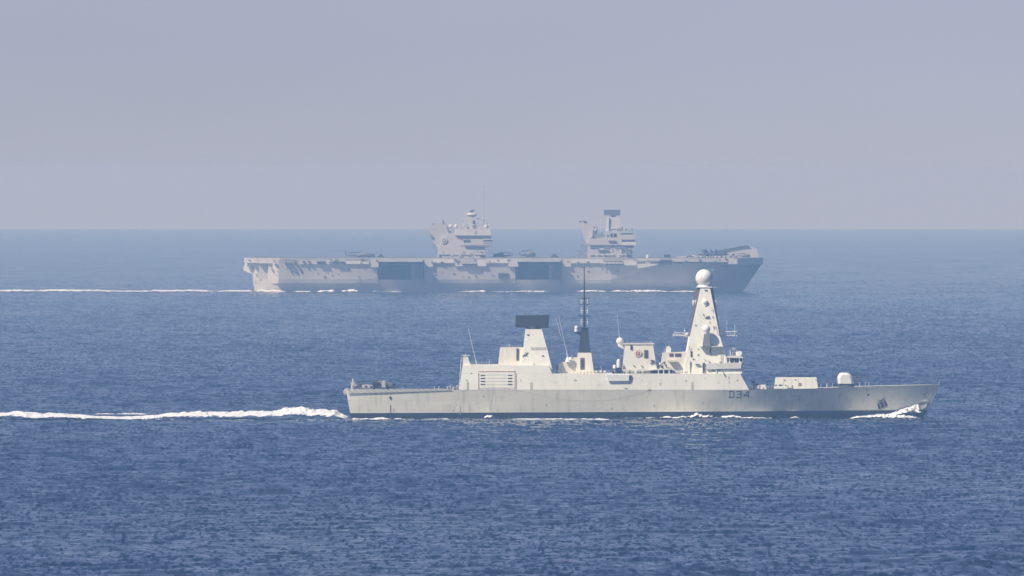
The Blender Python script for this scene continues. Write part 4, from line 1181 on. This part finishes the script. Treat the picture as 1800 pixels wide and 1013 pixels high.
mb = MB(C); mb.box(762, 764.5, 427, 434.5, -30, -28).box(766, 768, 428, 436, -30, -28).tube((763, 427.5, -29), (771, 429, -29), .35); mb.each('side_equipment', M['steel'], ia)
mb = MB(C); mb.frus(821, 838, 401, 822.5, 834, 379, 3.0, 2.2, -26); mt = mb.build('radar_mast', M['clight'], ia)
mb = MB(C); mb.lathe3(C.P(829.5, 379, -26), [(1.6, 0), (3.0, .9), (3.0, 1.3), (1.8, 2.1)], 20); mb.build('mast_platform', M['cwhite'], ia)
mb = MB(C); mb.prism([(824, 371), (827, 368), (833.5, 366), (833.5, 369.5), (830, 371.5)], -27.5, -24.5).tube((829.5, 373, -26), (829.5, 370, -26), .6); mb.build('rotating_radar', M['jet'], ia)
mb = MB(C); mb.ball((832, 387.5, -28.7), .75, 12, 1.5).prism([(829, 396), (833, 393.3), (839, 393.6), (838, 396.5)], -30, -28); mb.build('mast_sensor', M['steel'], ia)
mb = MB(C)
mb.tube((806, 400, -29), (822, 382, -26), .18).tube((815, 400, -29), (815, 389, -27), .15).ball((814, 386, -27), .5, 8).tube((838, 382, -26), (855, 383.3, -26), .22).tube((854.5, 383, -26), (856.5, 398, -26), .28)
mb.build('mast_stay', M['clight'], ia)
mb = MB(C); mb.tube((850, 401, -25), (850, 378, -25), .42, .36, 10).tube((850, 378, -25), (850, 326, -25), .3, .2, 8)
for y in (324.5, 331, 337, 341, 352, 363, 374): mb.ball((850, y, -25), .42 if y > 325 else .55, 8, .9)
mb.build('pole_mast', M['clight'], ia)
MB(C).ball((854, 396.5, -29), 1.05, 14, 1.1).build('satellite_dome', M['cwhite'], ia, smooth=True)
mb = MB(C)
for k in range(9): mb.tube((803 + k * 7, 401, -32.4), (803 + k * 7, 398.6, -32.4), .09)
mb.tube((803, 398.7, -32.4), (861, 398.7, -32.4), .07).box(833, 837.5, 403, 408.5, -32.8, -32.5)
mb.build('roof_rail', M['clight'], ia)

fi = empty('forward_island'); fi.parent = cv
island_body('tower_base', [(1032, 451.5), (1034, 424), (1040, 418), (1100, 412), (1113, 430), (1111, 451.5)], -31.5, -19, 'clight', fi)
island_body('funnel_horn', [(1018, 389), (1023, 388.5), (1031, 391.5), (1046, 391.5), (1041, 410), (1037, 424), (1030, 427)], -30.5, -21, 'clight', fi)
mb = MB(C); mb.box(1018, 1023, 387, 389.5, -28, -25).prism([(1024, 386.5), (1029, 386.5), (1034, 390.5), (1028, 391)], -28, -24); mb.each('exhaust_pipe', M['cdark'], fi)
mb = MB(C)
for (a, b_, c_, d_) in ((1021, 428, 1026, 435), (1027, 429.5, 1032, 434), (1016.5, 438, 1024, 441), (1018, 442, 1026, 445), (1016, 445, 1032, 447.5), (1026, 437, 1032, 441)): mb.box(a, c_, b_, d_, -30, -27)
mb.each('side_equipment', M['steel'], fi)
mb = MB(C); mb.prism([(1036, 411), (1041, 409), (1042, 415), (1037, 417)], -31.8, -28); mb.ball((1046.3, 402, -29), 1.4, 16, 1.2); mb.tube((1046.3, 411, -29), (1046.3, 405, -29), .7)
mb.build('satellite_dome', M['cwhite'], fi, smooth=True)
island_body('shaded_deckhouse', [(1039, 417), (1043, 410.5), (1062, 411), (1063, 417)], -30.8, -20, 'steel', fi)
island_body('upper_deckhouse', [(1034, 428.5), (1036, 417.3), (1064, 417.3), (1064, 405), (1096, 404.5), (1116.5, 407.5), (1117, 417), (1114, 428.5)], -31.9, -19, 'clight', fi)
mb = MB(C); mb.box(1073, 1077, 408.5, 414.5, -32.1, -31.8).box(1079, 1083.5, 408.5, 414.5, -32.1, -31.8).box(1067, 1070, 411, 413.5, -32.1, -31.8)
for k in range(7): mb.box(1093 + k * 3.5, 1095.6 + k * 3.5, 419.3, 422.8, -32.1, -31.8)
for k in range(6): mb.box(1096 + k * 3.2, 1098.4 + k * 3.2, 430.3, 432.8, -31.7, -31.4)
mb.each('bridge_window', M['cdark'], fi)
island_body('bridge_wing', [(1094, 424.6), (1119.5, 424.6), (1118.5, 429.3), (1095, 429.3)], -32.5, -18.5, 'cwhite', fi)
mb = MB(C); mb.box(1036, 1094, 428.6, 429.6, -32.3, -20).box(1069, 1083, 421, 422, -32.8, -32).box(1051, 1070, 437.2, 438.4, -32.4, -31).box(1061, 1065, 446, 447.5, -32, -31)
mb.box(1118, 1120, 425.5, 428, -33, -30).box(1090, 1112, 407.2, 408.2, -32.3, -20); mb.each('walkway', M['steel'], fi)
mb = MB(C); mb.box(1101.5, 1110, 446, 451.4, -32, -31.4); mb.each('tower_door', M['cdark'], fi)
mb = MB(C); mb.ball((1114, 411.5, -31), .9, 12, 1.4); mb.build('satellite_dome', M['cwhite'], fi, smooth=True)
mb = MB(C); mb.frus(1069, 1093, 404.5, 1070.5, 1089, 380, 3.2, 2.4, -26).prism([(1090, 404.4), (1090, 399), (1094, 397), (1096, 400), (1096, 404.4)], -28, -25)
mt = mb.build('radar_tower', M['clight'], fi)
mb = MB(C); mb.frus(1064, 1070, 404.5, 1067.5, 1070.6, 380, 1.6, 1.2, -28.4); mb.build('tower_leg', M['cwhite'], fi)
mb = MB(C); mb.tube((1073, 403.6, -30), (1078, 401.6, -30), .3).tube((1078, 401.6, -30), (1091, 402, -30), .3); mb.build('platform_rail', M['cdark'], fi)
mb = MB(C); mb.box(1061.5, 1090.3, 367, 376.8, -27.2, -25.4); mb.build('radar_antenna', M['jet'], fi)
mb = MB(C); mb.prism([(1071, 376.9), (1085, 376.9), (1082, 378.8), (1074, 378.8)], -27.2, -25).tube((1078, 380.2, -26), (1078, 377.5, -26), .9); mb.build('antenna_foot', M['cdark'], fi)
mb = MB(C); mb.tube((1056.5, 410, -28), (1056.5, 388, -28), .14).ball((1056.8, 386.5, -28), .55, 8).ball((1057.4, 389, -28), .4, 8); mb.build('pole_aerial', M['cwhite'], fi)
mb = MB(C)
for k in range(16):
    x = rnd.uniform(1037, 1110); y = rnd.uniform(414, 450); mb.box(x, x + rnd.uniform(.8, 2.4), y, y + rnd.uniform(.8, 1.6), -31.75, -31.3)
mb.each('tower_fitting', M['steel'], fi)
# R08 on the forward island
mb = MB(C); iy = lambda x, y: -31.6
w = 0.75
mb.stroke([(1094, 443.5), (1094, 437), (1097, 437), (1098, 438), (1098, 439.6), (1097, 440.3), (1094, 440.3)], w, iy, .2).stroke([(1096, 440.3), (1098.2, 443.5)], w, iy, .2)
mb.stroke([(1101, 437), (1104.2, 437), (1104.2, 443.5), (1101, 443.5), (1101, 437)], w, iy, .2)
mb.stroke([(1107, 437), (1110.2, 437), (1110.2, 443.5), (1107, 443.5), (1107, 437)], w, iy, .2).stroke([(1107, 440.2), (1110.2, 440.2)], w, iy, .2)
mb.build('pennant_number', M['cdark'], fi)

rnd = random.Random(77)
for par, x0, x1, decks in ((ia, 772, 850, (445.5,)), (fi, 1037, 1108, (433.5, 446.5))):
    for d_ in decks:                                             # deck edges and catwalk rails running along the tower
        x = x0
        while x < x1 - 6:
            w = rnd.uniform(8, 22)
            MB(C).box(x, min(x1, x + w), d_, d_ + .55, -31.95, -31.4).build('deck_ledge', M[rnd.choice(['cwhite', 'steel', 'clight'])], par)
            x += w + rnd.uniform(2, 9)
    for k in range(26):
        x, y = rnd.uniform(x0, x1), rnd.uniform(440, 450)
        MB(C).box(x, x + rnd.uniform(.7, 2.6), y, y + rnd.uniform(.8, 2.2), -31.68, -31.3).build('tower_fitting', M[rnd.choice(['steel', 'cdark', 'cwhite', 'steel'])], par)
for par, x0, x1, y, n_ in ((ia, 803, 860, 401, 14), (ia, 775, 790, 392, 4), (fi, 1066, 1114, 405, 12), (fi, 1038, 1060, 411, 6)):
    for k in range(n_):
        x = rnd.uniform(x0, x1); h = rnd.uniform(1.5, 7)
        MB(C).box(x, x + rnd.uniform(.6, 2.4), y - h, y + .3, -30 + rnd.uniform(-1, 3), -26).build('roof_fitting', M[rnd.choice(['clight', 'cwhite', 'steel'])], par)
# ---- aircraft and deck vehicles on the flight deck
DZ = 451.4
def jet(px, y, label, nose=0.0, L=15.0, group='jets parked on the forward deck'):
    root = empty('fighter_jet', (CLOC[0] + C.X(px), CLOC[1] + y, CLOC[2] + C.Z(DZ)), nose)
    tag(root, label, 'fighter jet', group)
    O = Frame(0, 0, 1.0)
    rings = [(-7.0, 1.9, .55, .5), (-5, 1.9, .9, .75), (-1, 1.9, 1.3, .9), (2.5, 1.95, 1.2, .85), (5, 1.85, .7, .6), (7.6, 1.7, .08, .08)]
    n = 12; vs = []
    for (x, z, ry, rz) in rings:
        for i in range(n):
            a = 2 * math.pi * i / n; vs.append((x, math.cos(a) * ry, z + math.sin(a) * rz))
    mb = MB(O); mb.add(vs, [(k * n + i, k * n + (i + 1) % n, (k + 1) * n + (i + 1) % n, (k + 1) * n + i) for k in range(5) for i in range(n)] + [tuple(range(n)), tuple(range(5 * n, 6 * n))])
    mb.build('fuselage', M['jet'], root, smooth=True)
    for s_ in (-1, 1):
        mb = MB(O); mb.add([(1.8, s_ * .9, 2.1), (-3.4, s_ * .9, 2.1), (-2.8, s_ * 5.2, 2.05), (-1.2, s_ * 5.2, 2.05), (1.8, s_ * .9, 1.85), (-3.4, s_ * .9, 1.85), (-2.8, s_ * 5.2, 1.95), (-1.2, s_ * 5.2, 1.95)],
                            [(0, 1, 2, 3), (4, 7, 6, 5), (0, 4, 5, 1), (1, 5, 6, 2), (2, 6, 7, 3), (3, 7, 4, 0)]); mb.build('wing', M['jet'], root)
        mb = MB(O); mb.add([(-3.6, s_ * 1.1, 2.3), (-6.4, s_ * 1.1, 2.3), (-7.2, s_ * 1.9, 4.5), (-5.6, s_ * 1.9, 4.5), (-3.6, s_ * 1.3, 2.3), (-6.4, s_ * 1.3, 2.3), (-7.2, s_ * 2.0, 4.5), (-5.6, s_ * 2.0, 4.5)],
                            [(0, 1, 2, 3), (4, 7, 6, 5), (0, 4, 5, 1), (1, 5, 6, 2), (2, 6, 7, 3), (3, 7, 4, 0)]); mb.build('tail_fin', M['jet'], root)
    mb = MB(O); mb.ball3((3.2, 0, 2.6), .62, 12, .8, 2.4); mb.build('canopy', M['glass'], root)
    for (x, y_) in ((4.6, 0), (-1.2, -1.4), (-1.2, 1.4)):
        mb = MB(O); mb.lathe3((x, y_, .36), [(.36, -.14), (.36, .14)], 10, 'y').tube3((x, y_, .4), (x, y_ * .7, 1.5), .1); mb.build('wheel', M['black'], root)
    return root

def tractor(px, y, label, L=4.5, H=1.8, mat='steel', group='deck vehicles', rz=0.0, name='deck_tractor', cat='tractor'):
    root = empty(name, (CLOC[0] + C.X(px), CLOC[1] + y, CLOC[2] + C.Z(DZ)), rz)
    tag(root, label, cat, group)
    O = Frame(0, 0, 1.0)
    mb = MB(O)
    mb.add([(-L / 2, -1, .35), (L / 2, -1, .35), (L / 2, 1, .35), (-L / 2, 1, .35), (-L / 2, -.95, H * .55), (L / 2, -.95, H * .5), (L / 2, .95, H * .5), (-L / 2, .95, H * .55)],
           [(0, 1, 2, 3), (4, 7, 6, 5), (0, 4, 5, 1), (1, 5, 6, 2), (2, 6, 7, 3), (3, 7, 4, 0)])
    mb.build('body', M[mat], root, bevel=.1)
    mb = MB(O)
    mb.add([(-L * .2, -.85, H * .55), (L * .22, -.85, H * .54), (L * .22, .85, H * .54), (-L * .2, .85, H * .55), (-L * .15, -.75, H), (L * .1, -.75, H), (L * .1, .75, H), (-L * .15, .75, H)],
           [(0, 1, 2, 3), (4, 7, 6, 5), (0, 4, 5, 1), (1, 5, 6, 2), (2, 6, 7, 3), (3, 7, 4, 0)])
    mb.build('cab', M['glass'], root)
    for sx in (-1, 1):
        for sy_ in (-1, 1): MB(O).lathe3((sx * L * .32, sy_ * 1.0, .42), [(.42, -.16), (.42, .16)], 12, 'y').build('wheel', M['black'], root)
    return root

heli('helicopter', 'long dark helicopter with folded blades on the far aft flight deck, left of both towers', C, 605, 659, DZ, -10, 10, (M['jet'], M['jet']), CLOC, tail_up=True)
heli('helicopter', 'small dark helicopter parked just right of the far ship aft island tower', C, 866, 902, DZ, -14, 9.5, (M['jet'], M['jet']), CLOC, nose_right=False, tail_up=False)
heli('helicopter', 'dark helicopter standing mid deck between the two island towers of the far carrier', C, 912, 942, DZ, -8, 13, (M['jet'], M['jet']), CLOC, tail_up=False)
tractor(669, -12, 'small dark deck tractor right of the long helicopter, aft on the far carrier', 3.4, 2.0, 'cdark')
tractor(975, -12, 'low dark tractor alone on the deck just behind the forward island tower', 4.5, 1.9, 'cdark')
tractor(1213, -18, 'low dark vehicle at the foot of the ski ramp, aftmost in the bow row', 4.2, 1.3, 'cdark')
tractor(1232, -18, 'white deck vehicle parked beside the ski ramp, behind the jets', 3.4, 2.0, 'cwhite')
tractor(1243, -20, 'smaller pale cart between the white vehicle and the jets by the ramp', 2.4, 1.6, 'cwhite')
tractor(1290, -18, 'grey tow vehicle ahead of the jets near the high end of the ramp', 4.5, 2.2, 'steel')
jet(1256, -16, 'dark grey jet beside the ski ramp, the one further aft of the two overlapping', math.radians(25))
jet(1267, -20, 'dark grey jet beside the ski ramp, the one nearer the bow of the overlapping pair', math.radians(50))
heli('helicopter', 'small grey helicopter foremost on the bow deck of the far carrier, under the ramp top', C, 1296, 1320, DZ, -16, 8, (M['jet'], M['jet']), CLOC, nose_right=True, tail_up=False)
def crate_stack(px, y, label):
    root = empty('deck_container', (CLOC[0] + C.X(px), CLOC[1] + y, CLOC[2] + C.Z(DZ)))
    tag(root, label, 'container')
    O = Frame(0, 0, 1.0)
    mb = MB(O); mb.box(-1.8, 1.8, -1.7, -.1, -1.2, 1.2); mb.build('body', M['cdark'], root, bevel=.08)
    mb = MB(O); mb.box(-1.6, -.2, -2.1, -1.7, -.9, .9).box(.3, 1.5, -2.4, -1.7, -.9, .9); mb.build('lid', M['steel'], root)
crate_stack(1173, -26, 'dark square container on the deck edge between the forward island and the ski ramp')

# ------------------------------------------------------------------ foam
def foam_material(name, lo=(0.62, 0.66, 0.66), hi=(0.80, 0.80, 0.77), sc=0.9):
    m, n, l, b = new_mat(name)
    at = n.new('ShaderNodeAttribute'); at.attribute_name = 'cover'
    t1 = tex_noise(n, l, (1.0, 0.45, 1.6), 6, 0.68, sc=sc)
    t2 = tex_noise(n, l, (0.5, 0.3, 1.2), 4, 0.6, sc=sc)
    l.new(mix(n, l, lo, hi, ramp(n, l, t2.outputs[0], [(0.35, 0.0), (0.6, 1.0)]).outputs[0]), b.inputs['Base Color'])
    b.inputs['Roughness'].default_value = 0.8
    ad = n.new('ShaderNodeMath'); ad.operation = 'ADD'
    l.new(at.outputs['Fac'], ad.inputs[0]); l.new(t1.outputs[0], ad.inputs[1])
    r = ramp(n, l, ad.outputs[0], [(0.93, 0.0), (1.13, 1.0)])
    sb_ = n.new('ShaderNodeMath'); sb_.operation = 'SUBTRACT'; sb_.inputs[1].default_value = 0.0
    l.new(r.outputs[0], b.inputs['Alpha'])
    return m
FOAM = foam_material('sea_foam')
FOAMC = foam_material('far_sea_foam', sc=0.35)

def foam(name, label, cat, fr, loc, prof, y_near, y_far, step, seed, mat, peak=0.5, rough=0.45, group=None, amp=1.0):
    """lumpy foam ridge. prof: (px, height m, cover 0..1); y_near / y_far may be functions of px"""
    x0, x1 = fr.X(prof[0][0]), fr.X(prof[-1][0])
    nx = max(8, int((x1 - x0) / step)); ny = 34
    vs, cov = [], []
    for i in range(nx + 1):
        x = lerp(x0, x1, i / nx); px = fr.cx + x / fr.m
        h = interp(px, [(a, b_) for a, b_, c_ in prof]); cv_ = interp(px, [(a, c_) for a, b_, c_ in prof])
        yn = y_near(px) if callable(y_near) else y_near
        yf = y_far(px) if callable(y_far) else y_far
        for j in range(ny + 1):
            v = j / ny
            y = lerp(yn, yf, v)
            c = max(0, 1 - ((v - peak) / (peak if v < peak else max(1e-3, 1 - peak))) ** 2)
            nz = noise.fractal(Vector((x * .35 + seed * 7.1, y * .16, seed)), .9, 2.1, 4)
            nz2 = noise.fractal(Vector((x * 1.3 + seed, y * .5, seed + 9)), .9, 2.1, 4)
            k = max(0.0, 1 + rough * 1.2 * nz + rough * .7 * nz2)
            z = h * (c ** .8) * k + .22 * amp * nz + .12 * amp * nz2 + .10
            ex = min(1, min(i, nx - i) * step / 2.5)
            edge = min(1, min(v, 1 - v) * 5 if peak < .95 else v * 5)
            vs.append((x + .3 * nz2, y + .4 * nz, z * ex - .35 * (1 - ex)))
            cov.append(min(1.0, cv_ * (0.25 + .75 * c ** .5)) * edge * ex)
    fs = [(i * (ny + 1) + j, (i + 1) * (ny + 1) + j, (i + 1) * (ny + 1) + j + 1, i * (ny + 1) + j + 1) for i in range(nx) for j in range(ny)]
    me = bpy.data.meshes.new(name)
    me.from_pydata(vs, [], fs)
    a = me.attributes.new('cover', 'FLOAT', 'POINT')
    a.data.foreach_set('value', cov)
    me.shade_smooth(); me.materials.append(mat)
    o = bpy.data.objects.new(name, me)
    o.location = loc
    link(o); tag(o, label, cat, group, 'stuff')
    return o

foam('ship_wake', 'tall white churning wake streaming behind the nearer ship stern', 'wake', D, DLOC,
     [(-260, .5, .7), (0, 1.35, .72), (30, 1.7, .66), (70, 1.2, .7), (110, 1.2, .75), (150, .8, .75), (172, .5, .75), (195, .45, .75), (225, .45, .9), (250, .45, .9), (272, .8, .85), (300, 1.3, .8), (345, 1.5, .85), (400, 1.55, .85),
      (470, 1.8, .9), (505, 2.2, .9), (528, 2.9, .9), (545, 2.1, .9), (575, 2.3, .9), (588, 2.1, .85), (598, 1.0, .8), (622, .3, .6)],
     lambda px: -25 - 5 * math.sin(px / 90.), 8, .30, 2, FOAM, peak=.62, rough=.22, amp=.6)
foam('wake_fringe', 'lacy flat foam spreading along the near edge of the nearer ship wake', 'foam', D, DLOC,
     [(-260, .1, .4), (0, .15, .45), (60, .1, .3), (150, .1, .42), (200, .1, .3), (260, .15, .45), (330, .1, .3), (430, .15, .42), (480, .1, .32), (560, .15, .48), (600, .15, .45), (660, .1, .25)],
     lambda px: -40 - 11 * math.sin(px / 47.) - 5 * math.sin(px / 19.), lambda px: -22 - 6 * math.sin(px / 60.), .35, 44, FOAM, peak=.75, rough=.4, amp=.5)
foam('wake_strand', 'faint thin strand of foam running beyond the main wake of the nearer ship', 'foam', D, DLOC,
     [(-60, .2, .3), (20, .5, .5), (60, .2, .3), (150, .15, .4), (175, .3, .6), (240, .25, .55), (262, .05, .2), (320, .2, .45), (360, .3, .5), (400, .05, .2), (520, .1, .3)],
     40, 56, .35, 31, FOAM, peak=.5, rough=.5, amp=.5)
def near_hull(px): return -beam_at(min(1628, px), 0.0)
foam('side_wash', 'long thin white streak of wash drifting beside the aft half of the nearer ship', 'foam', D, DLOC,
     [(606, .3, .7), (640, .35, .75), (700, .3, .7), (735, .15, .35), (760, .15, .5), (800, .2, .55), (812, .0, .1), (842, .0, .1), (875, .05, .1), (895, .15, .4), (930, .25, .8), (960, .25, .8), (1010, .25, .8), (1070, .2, .65), (1085, .0, .2)],
     lambda px: near_hull(px) - 20, lambda px: near_hull(px) - 12, .28, 5, FOAM, peak=.55, rough=.45, amp=.6)
foam('hull_foam', 'short white foam lumps lapping the waterline under the bridge of the nearer ship', 'foam', D, DLOC,
     [(838, 0, .1), (846, .4, .5), (856, .6, .7), (866, .4, .55), (876, .1, .3), (900, .1, .32), (1000, .1, .35), (1090, .1, .3), (1100, .25, .5), (1145, .3, .6), (1155, .2, .4), (1170, .5, .7), (1195, .7, .75), (1215, 1.1, .75), (1228, 1.35, .8), (1245, .9, .65), (1262, .2, .3),
      (1272, .6, .75), (1300, .45, .8), (1330, .55, .8), (1352, .2, .6), (1362, .1, .35), (1385, .1, .3), (1392, .35, .6), (1403, .35, .6), (1410, .1, .4), (1420, .25, .5), (1432, .1, .3), (1480, .15, .45)],
     lambda px: near_hull(px) - 3.6, lambda px: near_hull(px) - .2, .22, 6, FOAM, peak=.5, rough=.6, amp=.4)
foam('bow_wave', 'white bow wave climbing the stem of the nearer ship', 'bow wave', D, DLOC,
     [(1482, .1, .5), (1500, .45, .7), (1520, .9, .85), (1545, 1.3, .9), (1560, 1.4, .9), (1575, 2.0, .75), (1590, 2.9, .62), (1605, 3.7, .6), (1618, 4.3, .62), (1626, 4.3, .6), (1630, 2.6, .6), (1634, .5, .5)],
     lambda px: near_hull(px) - 3.2, lambda px: near_hull(px) + .4 - (.0 if px < 1600 else .15), .14, 8, FOAM, peak=.97, rough=.22, amp=.4)
foam('spray_crest', 'bright low crest of foam thrown off beside the nearer bow', 'foam', D, DLOC,
     [(1486, .15, .6), (1510, .5, .8), (1540, .9, .95), (1565, .95, .95), (1590, .7, .9), (1610, .4, .8), (1628, .2, .5)],
     lambda px: near_hull(px) - 7.5, lambda px: near_hull(px) - 2.6, .16, 13, FOAM, peak=.6, rough=.5, amp=.5)
foam('carrier_wake', 'thin broken white line of wake trailing far left behind the carrier', 'wake', C, CLOC,
     [(-500, .8, .6), (0, .8, .75), (30, 1.0, .75), (60, .7, .5), (90, 1.1, .8), (125, 1.0, .8), (160, .9, .65), (190, .6, .7), (200, .5, .65), (262, .5, .65), (268, .8, .8), (300, .8, .75), (335, .9, .8), (360, .7, .7), (375, .3, .4), (405, .7, .8), (446, .7, .8)],
     -38, 12, .9, 21, FOAMC, peak=.5, rough=.35, amp=.7)
foam('carrier_side_wash', 'scattered white patches of wash along the far carrier waterline', 'foam', C, CLOC,
     [(446, .8, .8), (466, .9, .85), (490, 1.1, .85), (500, .4, .6), (508, .0, .1), (522, .5, .6), (545, .5, .6), (552, .0, .1), (563, .8, .8), (587, 1.2, .75), (594, .1, .1), (603, .9, .7), (612, 1.3, .8), (622, 1.2, .75), (630, .5, .5), (640, 0, .1), (660, .6, .5), (700, .4, .5), (715, 0, .2), (750, 0, .1),
      (800, .2, .3), (822, .5, .6), (848, .8, .75), (858, .2, .3), (872, .4, .5), (905, .4, .45), (920, .7, .7), (945, .6, .65), (958, .5, .6), (975, .1, .1), (1010, .4, .4), (1022, .9, .8), (1060, .8, .8), (1070, .2, .3), (1080, .8, .8), (1110, .8, .75), (1160, .9, .85), (1175, .3, .4),
      (1196, .6, .7), (1222, .6, .7), (1232, .1, .1), (1270, .4, .4), (1282, 1.0, .8), (1300, .9, .7), (1309, .3, .4)],
     lambda px: -interp(px, CW) - 19, lambda px: -interp(px, CW) - 4, .7, 25, FOAMC, peak=.6, rough=.4, amp=.6)

# ------------------------------------------------------------------ haze: one closed box of even air
mb = MB(Frame(0, 0, 1.0))
S_ = 34500.0
mb.add([(-S_, -S_, -81), (S_, -S_, -81), (S_, S_, -81), (-S_, S_, -81), (-S_, -S_, 67), (S_, -S_, 67), (S_, S_, 67), (-S_, S_, 67)],
       [(0, 1, 2, 3), (4, 7, 6, 5), (0, 4, 5, 1), (1, 5, 6, 2), (2, 6, 7, 3), (3, 7, 4, 0)])
hm = bpy.data.materials.new('haze_air'); hm.use_nodes = True
hn, hl = hm.node_tree.nodes, hm.node_tree.links
for nd in list(hn):
    if nd.type != 'OUTPUT_MATERIAL': hn.remove(nd)
pv = hn.new('ShaderNodeVolumePrincipled')
pv.inputs['Color'].default_value = (0.295, 0.535, 0.865, 1)          # scatters blue more than red and absorbs very little
pv.inputs['Absorption Color'].default_value = (0.765, 0.535, 0.0, 1)
pv.inputs['Density'].default_value = 1.15e-4
pv.inputs['Anisotropy'].default_value = 0.0
hl.new(pv.outputs[0], hn['Material Output'].inputs['Volume'])
hz = mb.build('haze', hm)
tag(hz, 'pale blue sea haze filling the air between camera and horizon', 'haze', kind='stuff')
